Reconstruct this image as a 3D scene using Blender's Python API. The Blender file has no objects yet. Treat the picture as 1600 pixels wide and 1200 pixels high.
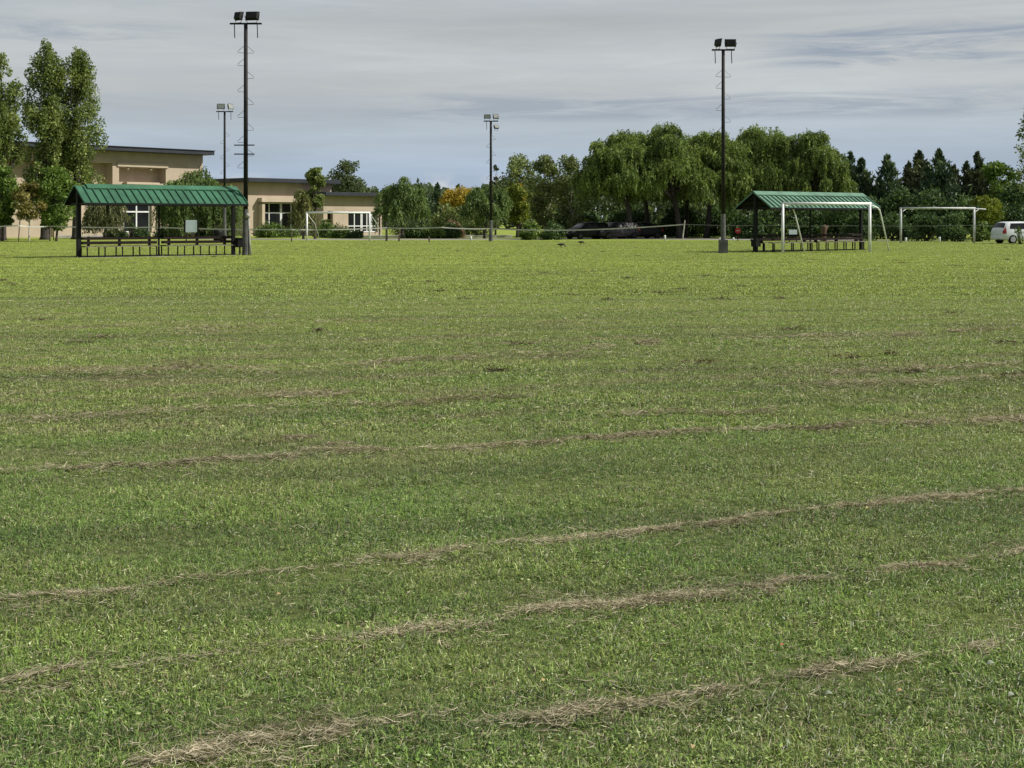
import bpy, bmesh, math, random
import numpy as np
from mathutils import Vector, Matrix

R = math.radians
scene = bpy.context.scene
COL = scene.collection
F, HZ, EYE = 2100.0, 344.0, 1.6          # focal length in photo pixels, horizon row, eye height


def X(px, d):
    return (px - 800.0) / F * d


def Hh(py, d):
    return EYE - (py - HZ) / F * d


# ------------------------------------------------------------------ materials
def new_mat(name):
    m = bpy.data.materials.new(name)
    m.use_nodes = True
    nt = m.node_tree
    for n in list(nt.nodes):
        nt.nodes.remove(n)
    out = nt.nodes.new('ShaderNodeOutputMaterial')
    return m, nt, out


def N(nt, typ, **kw):
    n = nt.nodes.new(typ)
    for k, v in kw.items():
        setattr(n, k, v)
    return n


def L(nt, a, b):
    nt.links.new(a, b)


def ramp(nt, stops, fac=None, interp='LINEAR'):
    r = N(nt, 'ShaderNodeValToRGB')
    r.color_ramp.interpolation = interp
    e = r.color_ramp.elements
    while len(e) < len(stops):
        e.new(0.5)
    for i, (p, c) in enumerate(stops):
        e[i].position = p
        e[i].color = (c[0], c[1], c[2], 1) if len(c) == 3 else c
    if fac is not None:
        L(nt, fac, r.inputs[0])
    return r


def math_(nt, op, a, b=None, c=None, clamp=False):
    n = N(nt, 'ShaderNodeMath', operation=op)
    n.use_clamp = clamp
    for i, v in enumerate((a, b, c)):
        if v is None:
            continue
        if isinstance(v, (int, float)):
            n.inputs[i].default_value = v
        else:
            L(nt, v, n.inputs[i])
    return n.outputs[0]


def mixc(nt, fac, a, b, mode='MIX'):
    n = N(nt, 'ShaderNodeMix', data_type='RGBA', blend_type=mode)
    for idx, v in ((0, fac), (6, a), (7, b)):
        if isinstance(v, (int, float)):
            n.inputs[idx].default_value = v
        elif isinstance(v, (tuple, list)):
            n.inputs[idx].default_value = (v[0], v[1], v[2], 1)
        else:
            L(nt, v, n.inputs[idx])
    return n.outputs[2]


def plain(name, col, rough=0.6, metal=0.0, var=0.25, scale=6.0, bump=0.0, coat=0.0, spec=0.5):
    """painted / stone surface: base colour with soft procedural wear"""
    m, nt, out = new_mat(name)
    b = N(nt, 'ShaderNodeBsdfPrincipled')
    tc = N(nt, 'ShaderNodeTexCoord')
    no = N(nt, 'ShaderNodeTexNoise')
    no.inputs['Scale'].default_value = scale
    no.inputs['Detail'].default_value = 6
    L(nt, tc.outputs['Object'], no.inputs['Vector'])
    lo = tuple(c * (1 - var) for c in col)
    hi = tuple(min(1, c * (1 + var)) for c in col)
    r = ramp(nt, [(0.3, lo), (0.7, hi)], no.outputs[0])
    L(nt, r.outputs[0], b.inputs['Base Color'])
    b.inputs['Roughness'].default_value = rough
    b.inputs['Metallic'].default_value = metal
    b.inputs['Coat Weight'].default_value = coat
    b.inputs['Specular IOR Level'].default_value = spec
    if bump:
        bp = N(nt, 'ShaderNodeBump')
        bp.inputs['Strength'].default_value = bump
        bp.inputs['Distance'].default_value = 0.02
        n2 = N(nt, 'ShaderNodeTexNoise')
        n2.inputs['Scale'].default_value = scale * 8
        L(nt, tc.outputs['Object'], n2.inputs['Vector'])
        L(nt, n2.outputs[0], bp.inputs['Height'])
        L(nt, bp.outputs[0], b.inputs['Normal'])
    L(nt, b.outputs[0], out.inputs[0])
    return m


def leaf_mat(name, dark, mid, light, transl=0.3, rough=0.55):
    m, nt, out = new_mat(name)
    at = N(nt, 'ShaderNodeAttribute', attribute_name='tone')
    geo = N(nt, 'ShaderNodeNewGeometry')
    no = N(nt, 'ShaderNodeTexNoise')
    no.inputs['Scale'].default_value = 0.7
    no.inputs['Detail'].default_value = 3
    L(nt, geo.outputs['Position'], no.inputs['Vector'])
    f = math_(nt, 'MULTIPLY_ADD', no.outputs[0], 0.9, -0.45)
    f = math_(nt, 'ADD', f, at.outputs['Fac'], clamp=True)
    r = ramp(nt, [(0.0, dark), (0.5, mid), (1.0, light)], f)
    b = N(nt, 'ShaderNodeBsdfPrincipled')
    b.inputs['Roughness'].default_value = rough
    b.inputs['Specular IOR Level'].default_value = 0.14
    L(nt, r.outputs[0], b.inputs['Base Color'])
    t = N(nt, 'ShaderNodeBsdfTranslucent')
    tint = mixc(nt, 1.0, r.outputs[0], (1.15, 1.2, 0.6), 'MULTIPLY')
    L(nt, tint, t.inputs['Color'])
    mx = N(nt, 'ShaderNodeMixShader')
    mx.inputs[0].default_value = transl
    L(nt, b.outputs[0], mx.inputs[1])
    L(nt, t.outputs[0], mx.inputs[2])
    L(nt, mx.outputs[0], out.inputs[0])
    return m


# colour of the turf by place: yellower sward far out, its brightness partly lit blade sides put into colour, darker lush turf near, dry thatch bands along the mower's passes
def field_tint_group():
    g = bpy.data.node_groups.new('field_tint', 'ShaderNodeTree')
    g.interface.new_socket('Dry', in_out='OUTPUT', socket_type='NodeSocketFloat')
    g.interface.new_socket('Lush', in_out='OUTPUT', socket_type='NodeSocketFloat')
    g.interface.new_socket('Strip', in_out='OUTPUT', socket_type='NodeSocketFloat')
    g.interface.new_socket('Far', in_out='OUTPUT', socket_type='NodeSocketFloat')
    go = g.nodes.new('NodeGroupOutput')
    geo = N(g, 'ShaderNodeNewGeometry')
    sep = N(g, 'ShaderNodeSeparateXYZ')
    L(g, geo.outputs['Position'], sep.inputs[0])
    mp = N(g, 'ShaderNodeMapping', vector_type='TEXTURE')
    mp.inputs['Rotation'].default_value = (0, 0, R(20))
    mp.inputs['Scale'].default_value = (3.2, 0.62, 1)
    flat = N(g, 'ShaderNodeCombineXYZ')
    L(g, sep.outputs[0], flat.inputs[0])
    L(g, sep.outputs[1], flat.inputs[1])
    L(g, flat.outputs[0], mp.inputs['Vector'])
    band = N(g, 'ShaderNodeTexNoise')
    band.inputs['Scale'].default_value = 1.0
    band.inputs['Detail'].default_value = 8
    band.inputs['Roughness'].default_value = 0.72
    L(g, mp.outputs[0], band.inputs['Vector'])
    dryband = N(g, 'ShaderNodeMapRange', clamp=True)
    dryband.inputs[1].default_value = 0.46
    dryband.inputs[2].default_value = 0.62
    L(g, band.outputs[0], dryband.inputs[0])
    # the dry belt lies 9 to 24 m out
    near = N(g, 'ShaderNodeMapRange', interpolation_type='SMOOTHSTEP')
    near.inputs[1].default_value = 7.0
    near.inputs[2].default_value = 12.0
    L(g, sep.outputs[1], near.inputs[0])
    fardry = N(g, 'ShaderNodeMapRange', interpolation_type='SMOOTHSTEP')
    fardry.inputs[1].default_value = 18.0
    fardry.inputs[2].default_value = 32.0
    fardry.inputs[3].default_value = 1.0
    fardry.inputs[4].default_value = 0.12
    L(g, sep.outputs[1], fardry.inputs[0])
    nr = math_(g, 'MULTIPLY_ADD', near.outputs[0], 0.82, 0.18)
    left = N(g, 'ShaderNodeMapRange', interpolation_type='SMOOTHSTEP')
    left.inputs[1].default_value = -6.0
    left.inputs[2].default_value = 5.0
    left.inputs[3].default_value = 1.25
    left.inputs[4].default_value = 0.75
    L(g, sep.outputs[0], left.inputs[0])
    d = math_(g, 'MULTIPLY', dryband.outputs[0], nr)
    d = math_(g, 'MULTIPLY', d, fardry.outputs[0])
    d = math_(g, 'MULTIPLY', d, left.outputs[0], clamp=True)
    L(g, d, go.inputs['Dry'])
    lush = N(g, 'ShaderNodeTexNoise')
    lush.inputs['Scale'].default_value = 0.9
    lush.inputs['Detail'].default_value = 5
    lush.inputs['Roughness'].default_value = 0.6
    L(g, flat.outputs[0], lush.inputs['Vector'])
    lr = N(g, 'ShaderNodeMapRange', clamp=True)
    lr.inputs[1].default_value = 0.38
    lr.inputs[2].default_value = 0.64
    L(g, lush.outputs[0], lr.inputs[0])
    L(g, lr.outputs[0], go.inputs['Lush'])
    # sward gets yellower and lighter with distance, partly painted lit blade sides, with wobbling mown strips
    mp2 = N(g, 'ShaderNodeMapping', vector_type='TEXTURE')
    mp2.inputs['Rotation'].default_value = (0, 0, R(4))
    mp2.inputs['Scale'].default_value = (26, 3.2, 1)
    L(g, flat.outputs[0], mp2.inputs['Vector'])
    strip = N(g, 'ShaderNodeTexNoise')
    strip.inputs['Scale'].default_value = 1.0
    strip.inputs['Detail'].default_value = 4
    L(g, mp2.outputs[0], strip.inputs['Vector'])
    yy = math_(g, 'MULTIPLY_ADD', strip.outputs[0], 30.0, -15.0)
    yy = math_(g, 'ADD', sep.outputs[1], yy)
    far = N(g, 'ShaderNodeMapRange', clamp=True)
    far.inputs[1].default_value = 3.0
    far.inputs[2].default_value = 50.0
    L(g, yy, far.inputs[0])
    L(g, far.outputs[0], go.inputs['Far'])
    # mower strips: narrow, uneven darker bands of turf
    mp3 = N(g, 'ShaderNodeMapping', vector_type='TEXTURE')
    mp3.inputs['Rotation'].default_value = (0, 0, R(7))
    mp3.inputs['Scale'].default_value = (9, 0.9, 1)
    L(g, flat.outputs[0], mp3.inputs['Vector'])
    s3 = N(g, 'ShaderNodeTexNoise')
    s3.inputs['Scale'].default_value = 1.0
    s3.inputs['Detail'].default_value = 7
    s3.inputs['Roughness'].default_value = 0.66
    L(g, mp3.outputs[0], s3.inputs['Vector'])
    s3r = N(g, 'ShaderNodeMapRange', clamp=True)
    s3r.inputs[1].default_value = 0.46
    s3r.inputs[2].default_value = 0.64
    L(g, s3.outputs[0], s3r.inputs[0])
    L(g, s3r.outputs[0], go.inputs['Strip'])
    return g


TINT = field_tint_group()


def turf_colour(nt, tone):
    g = N(nt, 'ShaderNodeGroup')
    g.node_tree = TINT
    nearc = ramp(nt, [(0.0, (0.026, 0.042, 0.012)), (0.3, (0.091, 0.150, 0.030)), (0.6, (0.187, 0.288, 0.052)),
                      (0.85, (0.345, 0.445, 0.110)), (1.0, (0.75, 0.79, 0.47))], tone)  # palest tone paints bright highlights onto the blades
    lushc = ramp(nt, [(0.0, (0.016, 0.039, 0.010)), (0.35, (0.062, 0.140, 0.023)), (0.7, (0.138, 0.283, 0.042)),
                      (1.0, (0.33, 0.47, 0.13))], tone)
    farc = ramp(nt, [(0.0, (0.160, 0.232, 0.031)), (0.5, (0.320, 0.412, 0.062)), (1.0, (0.50, 0.57, 0.14))], tone)
    dryc = ramp(nt, [(0.0, (0.12, 0.095, 0.052)), (0.5, (0.27, 0.225, 0.125)), (1.0, (0.46, 0.40, 0.24))], tone)
    lu = math_(nt, 'MULTIPLY', g.outputs['Lush'], 0.75)
    c = mixc(nt, lu, nearc.outputs[0], lushc.outputs[0])
    c = mixc(nt, g.outputs['Far'], c, farc.outputs[0])
    c = mixc(nt, math_(nt, 'MULTIPLY', g.outputs['Dry'], 0.66), c, dryc.outputs[0])
    c = mixc(nt, g.outputs['Strip'], c, mixc(nt, 1.0, c, (0.66, 0.66, 0.72), 'MULTIPLY'))
    return c


def blade_material():
    m, nt, out = new_mat('grass_blades')
    at = N(nt, 'ShaderNodeAttribute', attribute_name='tone')
    dry = N(nt, 'ShaderNodeAttribute', attribute_name='dry')
    c = turf_colour(nt, at.outputs['Fac'])
    dc = ramp(nt, [(0.0, (0.16, 0.12, 0.065)), (1.0, (0.46, 0.39, 0.23))], at.outputs['Fac'])
    c = mixc(nt, dry.outputs['Fac'], c, dc.outputs[0])
    b = N(nt, 'ShaderNodeBsdfPrincipled')
    b.inputs['Roughness'].default_value = 0.42
    b.inputs['Specular IOR Level'].default_value = 0.5
    L(nt, c, b.inputs['Base Color'])
    # rounded blades and turf: soften the flat card normal towards the sky
    gn = N(nt, 'ShaderNodeNewGeometry')
    v1 = N(nt, 'ShaderNodeVectorMath', operation='SCALE')
    L(nt, gn.outputs['Normal'], v1.inputs[0])
    v1.inputs['Scale'].default_value = 0.55
    v2 = N(nt, 'ShaderNodeVectorMath', operation='ADD')
    L(nt, v1.outputs[0], v2.inputs[0])
    v2.inputs[1].default_value = (0, 0, 0.7)
    v3 = N(nt, 'ShaderNodeVectorMath', operation='NORMALIZE')
    L(nt, v2.outputs[0], v3.inputs[0])
    L(nt, v3.outputs[0], b.inputs['Normal'])
    t = N(nt, 'ShaderNodeBsdfTranslucent')
    L(nt, mixc(nt, 1.0, c, (1.1, 1.15, 0.6), 'MULTIPLY'), t.inputs['Color'])
    mx = N(nt, 'ShaderNodeMixShader')
    mx.inputs[0].default_value = 0.25
    L(nt, b.outputs[0], mx.inputs[1])
    L(nt, t.outputs[0], mx.inputs[2])
    L(nt, mx.outputs[0], out.inputs[0])
    return m


def soil_material():
    m, nt, out = new_mat('turf_ground')
    geo = N(nt, 'ShaderNodeNewGeometry')
    no = N(nt, 'ShaderNodeTexNoise')
    no.inputs['Scale'].default_value = 18
    no.inputs['Detail'].default_value = 8
    L(nt, geo.outputs['Position'], no.inputs['Vector'])
    tone = math_(nt, 'MULTIPLY_ADD', no.outputs[0], 1.6, -0.4, clamp=True)
    c = turf_colour(nt, tone)
    gg = N(nt, 'ShaderNodeGroup')
    gg.node_tree = TINT
    bare = math_(nt, 'MULTIPLY_ADD', gg.outputs['Far'], -0.32, 0.65, clamp=True)
    c = mixc(nt, bare, c, (0.060, 0.050, 0.028))
    b = N(nt, 'ShaderNodeBsdfPrincipled')
    b.inputs['Roughness'].default_value = 0.95
    b.inputs['Specular IOR Level'].default_value = 0.1
    L(nt, c, b.inputs['Base Color'])
    bp = N(nt, 'ShaderNodeBump')
    bp.inputs['Strength'].default_value = 0.6
    bp.inputs['Distance'].default_value = 0.03
    L(nt, no.outputs[0], bp.inputs['Height'])
    L(nt, bp.outputs[0], b.inputs['Normal'])
    L(nt, b.outputs[0], out.inputs[0])
    return m


def stucco(name, col):
    m, nt, out = new_mat(name)
    tc = N(nt, 'ShaderNodeTexCoord')
    no = N(nt, 'ShaderNodeTexNoise')
    no.inputs['Scale'].default_value = 0.6
    no.inputs['Detail'].default_value = 7
    L(nt, tc.outputs['Object'], no.inputs['Vector'])
    mp = N(nt, 'ShaderNodeMapping')
    mp.inputs['Scale'].default_value = (0.7, 0.7, 0.35)
    L(nt, tc.outputs['Object'], mp.inputs['Vector'])
    st = N(nt, 'ShaderNodeTexNoise')
    st.inputs['Scale'].default_value = 1.5
    st.inputs['Detail'].default_value = 6
    L(nt, mp.outputs[0], st.inputs['Vector'])
    f = math_(nt, 'MULTIPLY_ADD', st.outputs[0], 0.5, math_(nt, 'MULTIPLY', no.outputs[0], 0.5))
    r = ramp(nt, [(0.3, tuple(c * 0.82 for c in col)), (0.7, tuple(c * 1.12 for c in col))], f)
    b = N(nt, 'ShaderNodeBsdfPrincipled')
    b.inputs['Roughness'].default_value = 0.9
    L(nt, r.outputs[0], b.inputs['Base Color'])
    n2 = N(nt, 'ShaderNodeTexNoise')
    n2.inputs['Scale'].default_value = 30
    L(nt, tc.outputs['Object'], n2.inputs['Vector'])
    bp = N(nt, 'ShaderNodeBump')
    bp.inputs['Strength'].default_value = 0.25
    L(nt, n2.outputs[0], bp.inputs['Height'])
    L(nt, bp.outputs[0], b.inputs['Normal'])
    L(nt, b.outputs[0], out.inputs[0])
    return m


M = {}
M['blade'] = blade_material()
M['ground'] = soil_material()
M['green_roof'] = plain('green_painted_sheet', (0.036, 0.112, 0.066), 0.55, 0.0, 0.30, 1.1, spec=0.2)
M['sheen_green_roof'] = plain('green_sheet_with_sheen', (0.085, 0.175, 0.122), 0.5, 0.0, 0.35, 1.0, spec=0.3)  # grazing sky sheen painted in as a paler green
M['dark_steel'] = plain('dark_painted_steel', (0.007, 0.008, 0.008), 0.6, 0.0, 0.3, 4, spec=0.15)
M['wood'] = plain('dark_brown_planks', (0.014, 0.008, 0.007), 0.7, 0.0, 0.4, 3, spec=0.15)
M['wood_pale'] = plain('plank_edge_and_glint', (0.20, 0.17, 0.14), 0.7, 0.0, 0.4, 5)  # pale seat edge tone, also used for painted sun glints
M['pole'] = plain('weathered_dark_pole', (0.012, 0.0115, 0.012), 0.65, 0.0, 0.6, 2.5, spec=0.2)
M['concrete'] = plain('grey_concrete', (0.26, 0.255, 0.235), 0.9, 0.0, 0.35, 4, 0.3)
M['concrete_dark'] = plain('dark_grey_concrete', (0.075, 0.078, 0.076), 0.9, 0.0, 0.4, 3, 0.3)
M['rod'] = plain('galvanised_rod', (0.10, 0.10, 0.105), 0.5, 0.5, 0.3, 8)
M['housing'] = plain('black_lamp_housing', (0.007, 0.0075, 0.008), 0.6, spec=0.2)
M['lens'] = plain('pale_lamp_lens', (0.13, 0.15, 0.14), 0.35, 0.0, 0.35, 9, spec=0.3)
M['white_paint'] = plain('chalky_white_paint', (0.62, 0.64, 0.65), 0.5, 0.0, 0.14, 3)
M['white_worn'] = plain('worn_white_paint', (0.36, 0.38, 0.38), 0.6, 0.0, 0.25, 3)
M['beige'] = stucco('beige_stucco', (0.385, 0.318, 0.245))
M['beige_light'] = stucco('light_beige_stucco', (0.42, 0.35, 0.27))
M['fascia'] = plain('slate_grey_fascia', (0.026, 0.030, 0.038), 0.5, 0.0, 0.2, 1, spec=0.25)
M['glass'] = plain('dark_window_glass', (0.012, 0.014, 0.016), 0.08, 0.0, 0.3, 0.8)
M['asphalt'] = plain('pale_gravel_asphalt', (0.20, 0.19, 0.172), 0.95, 0.0, 0.3, 2.0, 0.3)
M['kerb'] = plain('whitewashed_kerb', (0.40, 0.385, 0.355), 0.9, 0.0, 0.2, 2)
M['car_black'] = plain('black_car_paint', (0.005, 0.005, 0.006), 0.4, 0.0, 0.2, 2, 0, spec=0.15)
M['car_grey'] = plain('charcoal_car_paint', (0.018, 0.018, 0.021), 0.35, 0.0, 0.2, 2, 0, spec=0.25)
M['car_white'] = plain('white_car_paint', (0.50, 0.53, 0.56), 0.3, 0.0, 0.05, 2, spec=0.4)
M['car_glass'] = plain('tinted_car_glass', (0.006, 0.007, 0.008), 0.15, 0.0, 0.2, 2, spec=0.25)
M['rubber'] = plain('tyre_rubber', (0.008, 0.008, 0.008), 0.9, spec=0.1)
M['alloy'] = plain('dark_wheel', (0.022, 0.022, 0.024), 0.6, 0.0, 0.15, 8, spec=0.2)
M['alloy_bright'] = plain('bright_wheel', (0.35, 0.36, 0.38), 0.4, 0.3, 0.15, 8)
M['red_lens'] = plain('red_tail_lens', (0.22, 0.012, 0.014), 0.3, spec=0.3)
M['clear_lens'] = plain('clear_headlight', (0.10, 0.105, 0.11), 0.25, spec=0.3)
M['red_sign'] = plain('red_sign_face', (0.26, 0.016, 0.020), 0.6, spec=0.2)
M['tape'] = plain('white_barrier_tape', (0.40, 0.40, 0.36), 0.6, 0.0, 0.25, 1)
M['wire'] = plain('grey_wire', (0.22, 0.22, 0.21), 0.6)
M['rust'] = plain('rusty_post', (0.075, 0.045, 0.035), 0.8, 0.0, 0.4, 5)
M['post_pale'] = plain('pale_weathered_post', (0.42, 0.40, 0.35), 0.8, 0.0, 0.3, 5)
M['board'] = plain('pale_grey_board', (0.62, 0.69, 0.80), 0.5, 0.0, 0.06, 2)
M['bark'] = plain('rough_bark', (0.075, 0.060, 0.045), 0.9, 0.0, 0.45, 5, 0.6)
M['bark_dark'] = plain('dark_bark', (0.035, 0.030, 0.025), 0.9, 0.0, 0.45, 5, 0.6)
M['bark_pale'] = plain('pale_bark', (0.36, 0.34, 0.29), 0.85, 0.0, 0.4, 4, 0.4)
M['feather'] = plain('dark_brown_feathers', (0.020, 0.018, 0.015), 0.7, 0.0, 0.4, 20)
M['hay'] = leaf_mat('dry_cut_grass', (0.075, 0.058, 0.036), (0.32, 0.285, 0.20), (0.60, 0.54, 0.40), 0.25, 0.7)
M['dead_leaf'] = plain('yellow_dead_leaf', (0.34, 0.25, 0.11), 0.7, 0.0, 0.3, 30)
M['sage_leaf'] = plain('pale_sage_leaf', (0.20, 0.235, 0.165), 0.6, 0.0, 0.3, 30)
M['log'] = plain('brown_cut_log', (0.065, 0.036, 0.020), 0.85, 0.0, 0.4, 5)

LEAF = {
    'poplar': leaf_mat('poplar_leaves', (0.0493, 0.0759, 0.0246), (0.1383, 0.1869, 0.0553), (0.341, 0.3918, 0.138)),
    'bright': leaf_mat('bright_green_leaves', (0.0495, 0.088, 0.0198), (0.1155, 0.187, 0.0385), (0.253, 0.3335, 0.0862)),
    'olive': leaf_mat('olive_yellow_leaves', (0.0825, 0.077, 0.0264), (0.1898, 0.1725, 0.0552), (0.345, 0.3047, 0.1092)),
    'willow': leaf_mat('willow_leaves', (0.0367, 0.0609, 0.0168), (0.1236, 0.1775, 0.0464), (0.3456, 0.4284, 0.1344)),
    'willow_far': leaf_mat('young_willow_leaves', (0.044, 0.0715, 0.0242), (0.1187, 0.175, 0.0562), (0.28, 0.364, 0.14)),
    'willow_grey': leaf_mat('grey_willow_leaves', (0.06, 0.07, 0.035), (0.1375, 0.154, 0.0748), (0.264, 0.275, 0.143)),
    'willow_dry': leaf_mat('dry_willow_leaves', (0.060, 0.070, 0.026), (0.140, 0.155, 0.055), (0.29, 0.285, 0.12)),
    'brown': leaf_mat('thin_brown_green_leaves', (0.0582, 0.0747, 0.0299), (0.1467, 0.1868, 0.0696), (0.3091, 0.3763, 0.152)),
    'conifer': leaf_mat('conifer_needles', (0.0218, 0.0406, 0.0236), (0.0624, 0.0998, 0.054), (0.1794, 0.234, 0.1215), 0.14),
    'conifer_brown': leaf_mat('olive_conifer_needles', (0.0259, 0.0338, 0.0195), (0.0691, 0.086, 0.0455), (0.18, 0.2074, 0.1008), 0.12),
    'hedge': leaf_mat('hedge_leaves', (0.0221, 0.0414, 0.0173), (0.0662, 0.1126, 0.0414), (0.1932, 0.2801, 0.1006), 0.22),
    'juniper': leaf_mat('juniper_sprays', (0.035, 0.06, 0.016), (0.096, 0.1536, 0.036), (0.216, 0.2903, 0.081), 0.2),
    'yellow': leaf_mat('autumn_yellow_leaves', (0.17, 0.125, 0.024), (0.34, 0.25, 0.040), (0.52, 0.40, 0.085)),
    'limegreen': leaf_mat('yellow_green_leaves', (0.0723, 0.099, 0.0144), (0.153, 0.189, 0.0288), (0.272, 0.306, 0.063)),
    'far': leaf_mat('distant_leaves', (0.036, 0.0552, 0.0288), (0.0845, 0.1144, 0.0572), (0.182, 0.217, 0.119)),
    'pink': leaf_mat('brownish_pink_leaves', (0.11, 0.080, 0.055), (0.21, 0.155, 0.105), (0.34, 0.26, 0.18)),
}


# ------------------------------------------------------------------ object helpers
def tag(o, label=None, cat=None, group=None, kind=None):
    if label:
        n = len(label.split())
        assert 4 <= n <= 16, (n, label)
        o['label'] = label
    if cat:
        o['category'] = cat
    if group:
        o['group'] = group
    if kind:
        o['kind'] = kind
    return o


def thing(name, label, cat, loc=(0, 0, 0), rz=0.0, group=None):
    o = bpy.data.objects.new(name, None)
    o.empty_display_size = 0.2
    COL.objects.link(o)
    o.location = loc
    o.rotation_euler = (0, 0, rz)
    return tag(o, label, cat, group)


def copy_tree(o, parent=None):
    c = o.copy()
    COL.objects.link(c)
    c.parent = parent
    for ch in list(o.children):
        copy_tree(ch, c)
    return c


class MB:
    def __init__(s):
        s.v, s.f = [], []

    def add(s, vs, fs):
        b = len(s.v)
        s.v += [tuple(v) for v in vs]
        s.f += [tuple(i + b for i in f) for f in fs]
        return s

    def box(s, c, d, m=None):
        x, y, z = (k / 2 for k in d)
        vs = [Vector((sx * x, sy * y, sz * z)) for sz in (-1, 1) for sy in (-1, 1) for sx in (-1, 1)]
        if m is not None:
            vs = [m @ v for v in vs]
        c = Vector(c)
        return s.add([v + c for v in vs], [(0, 2, 3, 1), (4, 5, 7, 6), (0, 1, 5, 4), (1, 3, 7, 5), (3, 2, 6, 7), (2, 0, 4, 6)])

    def bar(s, p, q, w, h, up=(0, 0, 1)):
        p, q = Vector(p), Vector(q)
        d = (q - p)
        ln = d.length
        d.normalize()
        u = Vector(up)
        if abs(d.dot(u)) > 0.99:
            u = Vector((0, 1, 0))
        sx = d.cross(u).normalized()
        uz = sx.cross(d)
        m = Matrix((sx, d, uz)).transposed()
        return s.box((p + q) / 2, (w, ln, h), m)

    def tube(s, pts, rad, n=8, cap=True):
        pts = [Vector(p) for p in pts]
        if not isinstance(rad, (list, tuple)):
            rad = [rad] * len(pts)
        b = len(s.v)
        ref = None
        for i, p in enumerate(pts):
            d = (pts[min(i + 1, len(pts) - 1)] - pts[max(i - 1, 0)]).normalized()
            if ref is None:
                ref = Vector((0, 0, 1)) if abs(d.z) < 0.9 else Vector((1, 0, 0))
            a = d.cross(ref).normalized()
            c = a.cross(d).normalized()
            ref = c
            for k in range(n):
                t = 2 * math.pi * k / n
                s.v.append(tuple(p + (a * math.cos(t) + c * math.sin(t)) * rad[i]))
        for i in range(len(pts) - 1):
            for k in range(n):
                k2 = (k + 1) % n
                s.f.append((b + i * n + k, b + i * n + k2, b + (i + 1) * n + k2, b + (i + 1) * n + k))
        if cap:
            s.f.append(tuple(b + k for k in range(n))[::-1])
            s.f.append(tuple(b + (len(pts) - 1) * n + k for k in range(n)))
        return s

    def prism(s, poly, a, b, axis='y'):
        """polygon in two axes extruded along the third"""
        def mk(p, t):
            return {'y': (p[0], t, p[1]), 'x': (t, p[0], p[1]), 'z': (p[0], p[1], t)}[axis]
        n = len(poly)
        vs = [mk(p, a) for p in poly] + [mk(p, b) for p in poly]
        fs = [tuple(range(n)), tuple(range(2 * n - 1, n - 1, -1))] + [(i, i + n, (i + 1) % n + n, (i + 1) % n) for i in range(n)]
        return s.add(vs, fs)

    def build(s, name, mat, parent=None, smooth=False, bevel=0.0):
        me = bpy.data.meshes.new(name)
        me.from_pydata(s.v, [], s.f)
        bm = bmesh.new()
        bm.from_mesh(me)
        bmesh.ops.recalc_face_normals(bm, faces=bm.faces)
        if bevel:
            bmesh.ops.bevel(bm, geom=[e for e in bm.edges], offset=bevel, segments=1, affect='EDGES', clamp_overlap=True)
        bm.to_mesh(me)
        bm.free()
        me.materials.append(mat)
        if smooth:
            for p in me.polygons:
                p.use_smooth = True
        o = bpy.data.objects.new(name, me)
        COL.objects.link(o)
        if parent is not None:
            o.parent = parent
        return o


def quads_mesh(name, Q, tone, mat, extra=None):
    """Q: (n,4,3) loose quads, one tone per face"""
    n = len(Q)
    me = bpy.data.meshes.new(name)
    me.vertices.add(n * 4)
    me.vertices.foreach_set('co', Q.astype(np.float32).ravel())
    me.loops.add(n * 4)
    me.loops.foreach_set('vertex_index', np.arange(n * 4, dtype=np.int32))
    me.polygons.add(n)
    me.polygons.foreach_set('loop_start', np.arange(0, n * 4, 4, dtype=np.int32))
    a = me.attributes.new('tone', 'FLOAT', 'FACE')
    a.data.foreach_set('value', tone.astype(np.float32))
    for k, vals in (extra or {}).items():
        e = me.attributes.new(k, 'FLOAT', 'FACE')
        e.data.foreach_set('value', vals.astype(np.float32))
    me.materials.append(mat)
    me.update(calc_edges=True)
    return me


def quads_obj(name, Q, tone, mat, parent=None, extra=None):
    o = bpy.data.objects.new(name, quads_mesh(name, Q, tone, mat, extra))
    COL.objects.link(o)
    if parent is not None:
        o.parent = parent
    return o


def unit(a):
    return a / np.maximum(np.linalg.norm(a, axis=1, keepdims=True), 1e-9)


def rand_dirs(rng, n):
    return unit(rng.normal(size=(n, 3)))


def leaf_quads(rng, C, axis, ln, wd, nrm=None):
    """diamond leaves at C along axis; ln / wd half sizes"""
    n = len(C)
    axis = unit(axis)
    if nrm is None:
        nrm = rand_dirs(rng, n)
    side = np.cross(axis, nrm)
    bad = np.linalg.norm(side, axis=1) < 1e-3
    side[bad] = np.cross(axis[bad], np.array([[0.3, 0.5, 0.81]]))
    side = unit(side)
    ln = np.reshape(ln, (-1, 1)) * np.ones((n, 1))
    wd = np.reshape(wd, (-1, 1)) * np.ones((n, 1))
    return np.stack([C - axis * ln, C + side * wd - axis * ln * 0.1, C + axis * ln, C - side * wd - axis * ln * 0.1], axis=1)


# ------------------------------------------------------------------ trees
def limb_mesh(mb, rng, p, q, r0, r1, sag=0.0, n=6):
    p, q = np.array(p, float), np.array(q, float)
    pts, rs = [], []
    k = 5
    off = rng.normal(size=3) * 0.06 * np.linalg.norm(q - p)
    for i in range(k + 1):
        t = i / k
        pts.append(p + (q - p) * t + off * math.sin(math.pi * t) + np.array([0, 0, sag * math.sin(math.pi * t)]))
        rs.append(r0 + (r1 - r0) * t)
    mb.tube(pts, rs, n)


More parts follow.
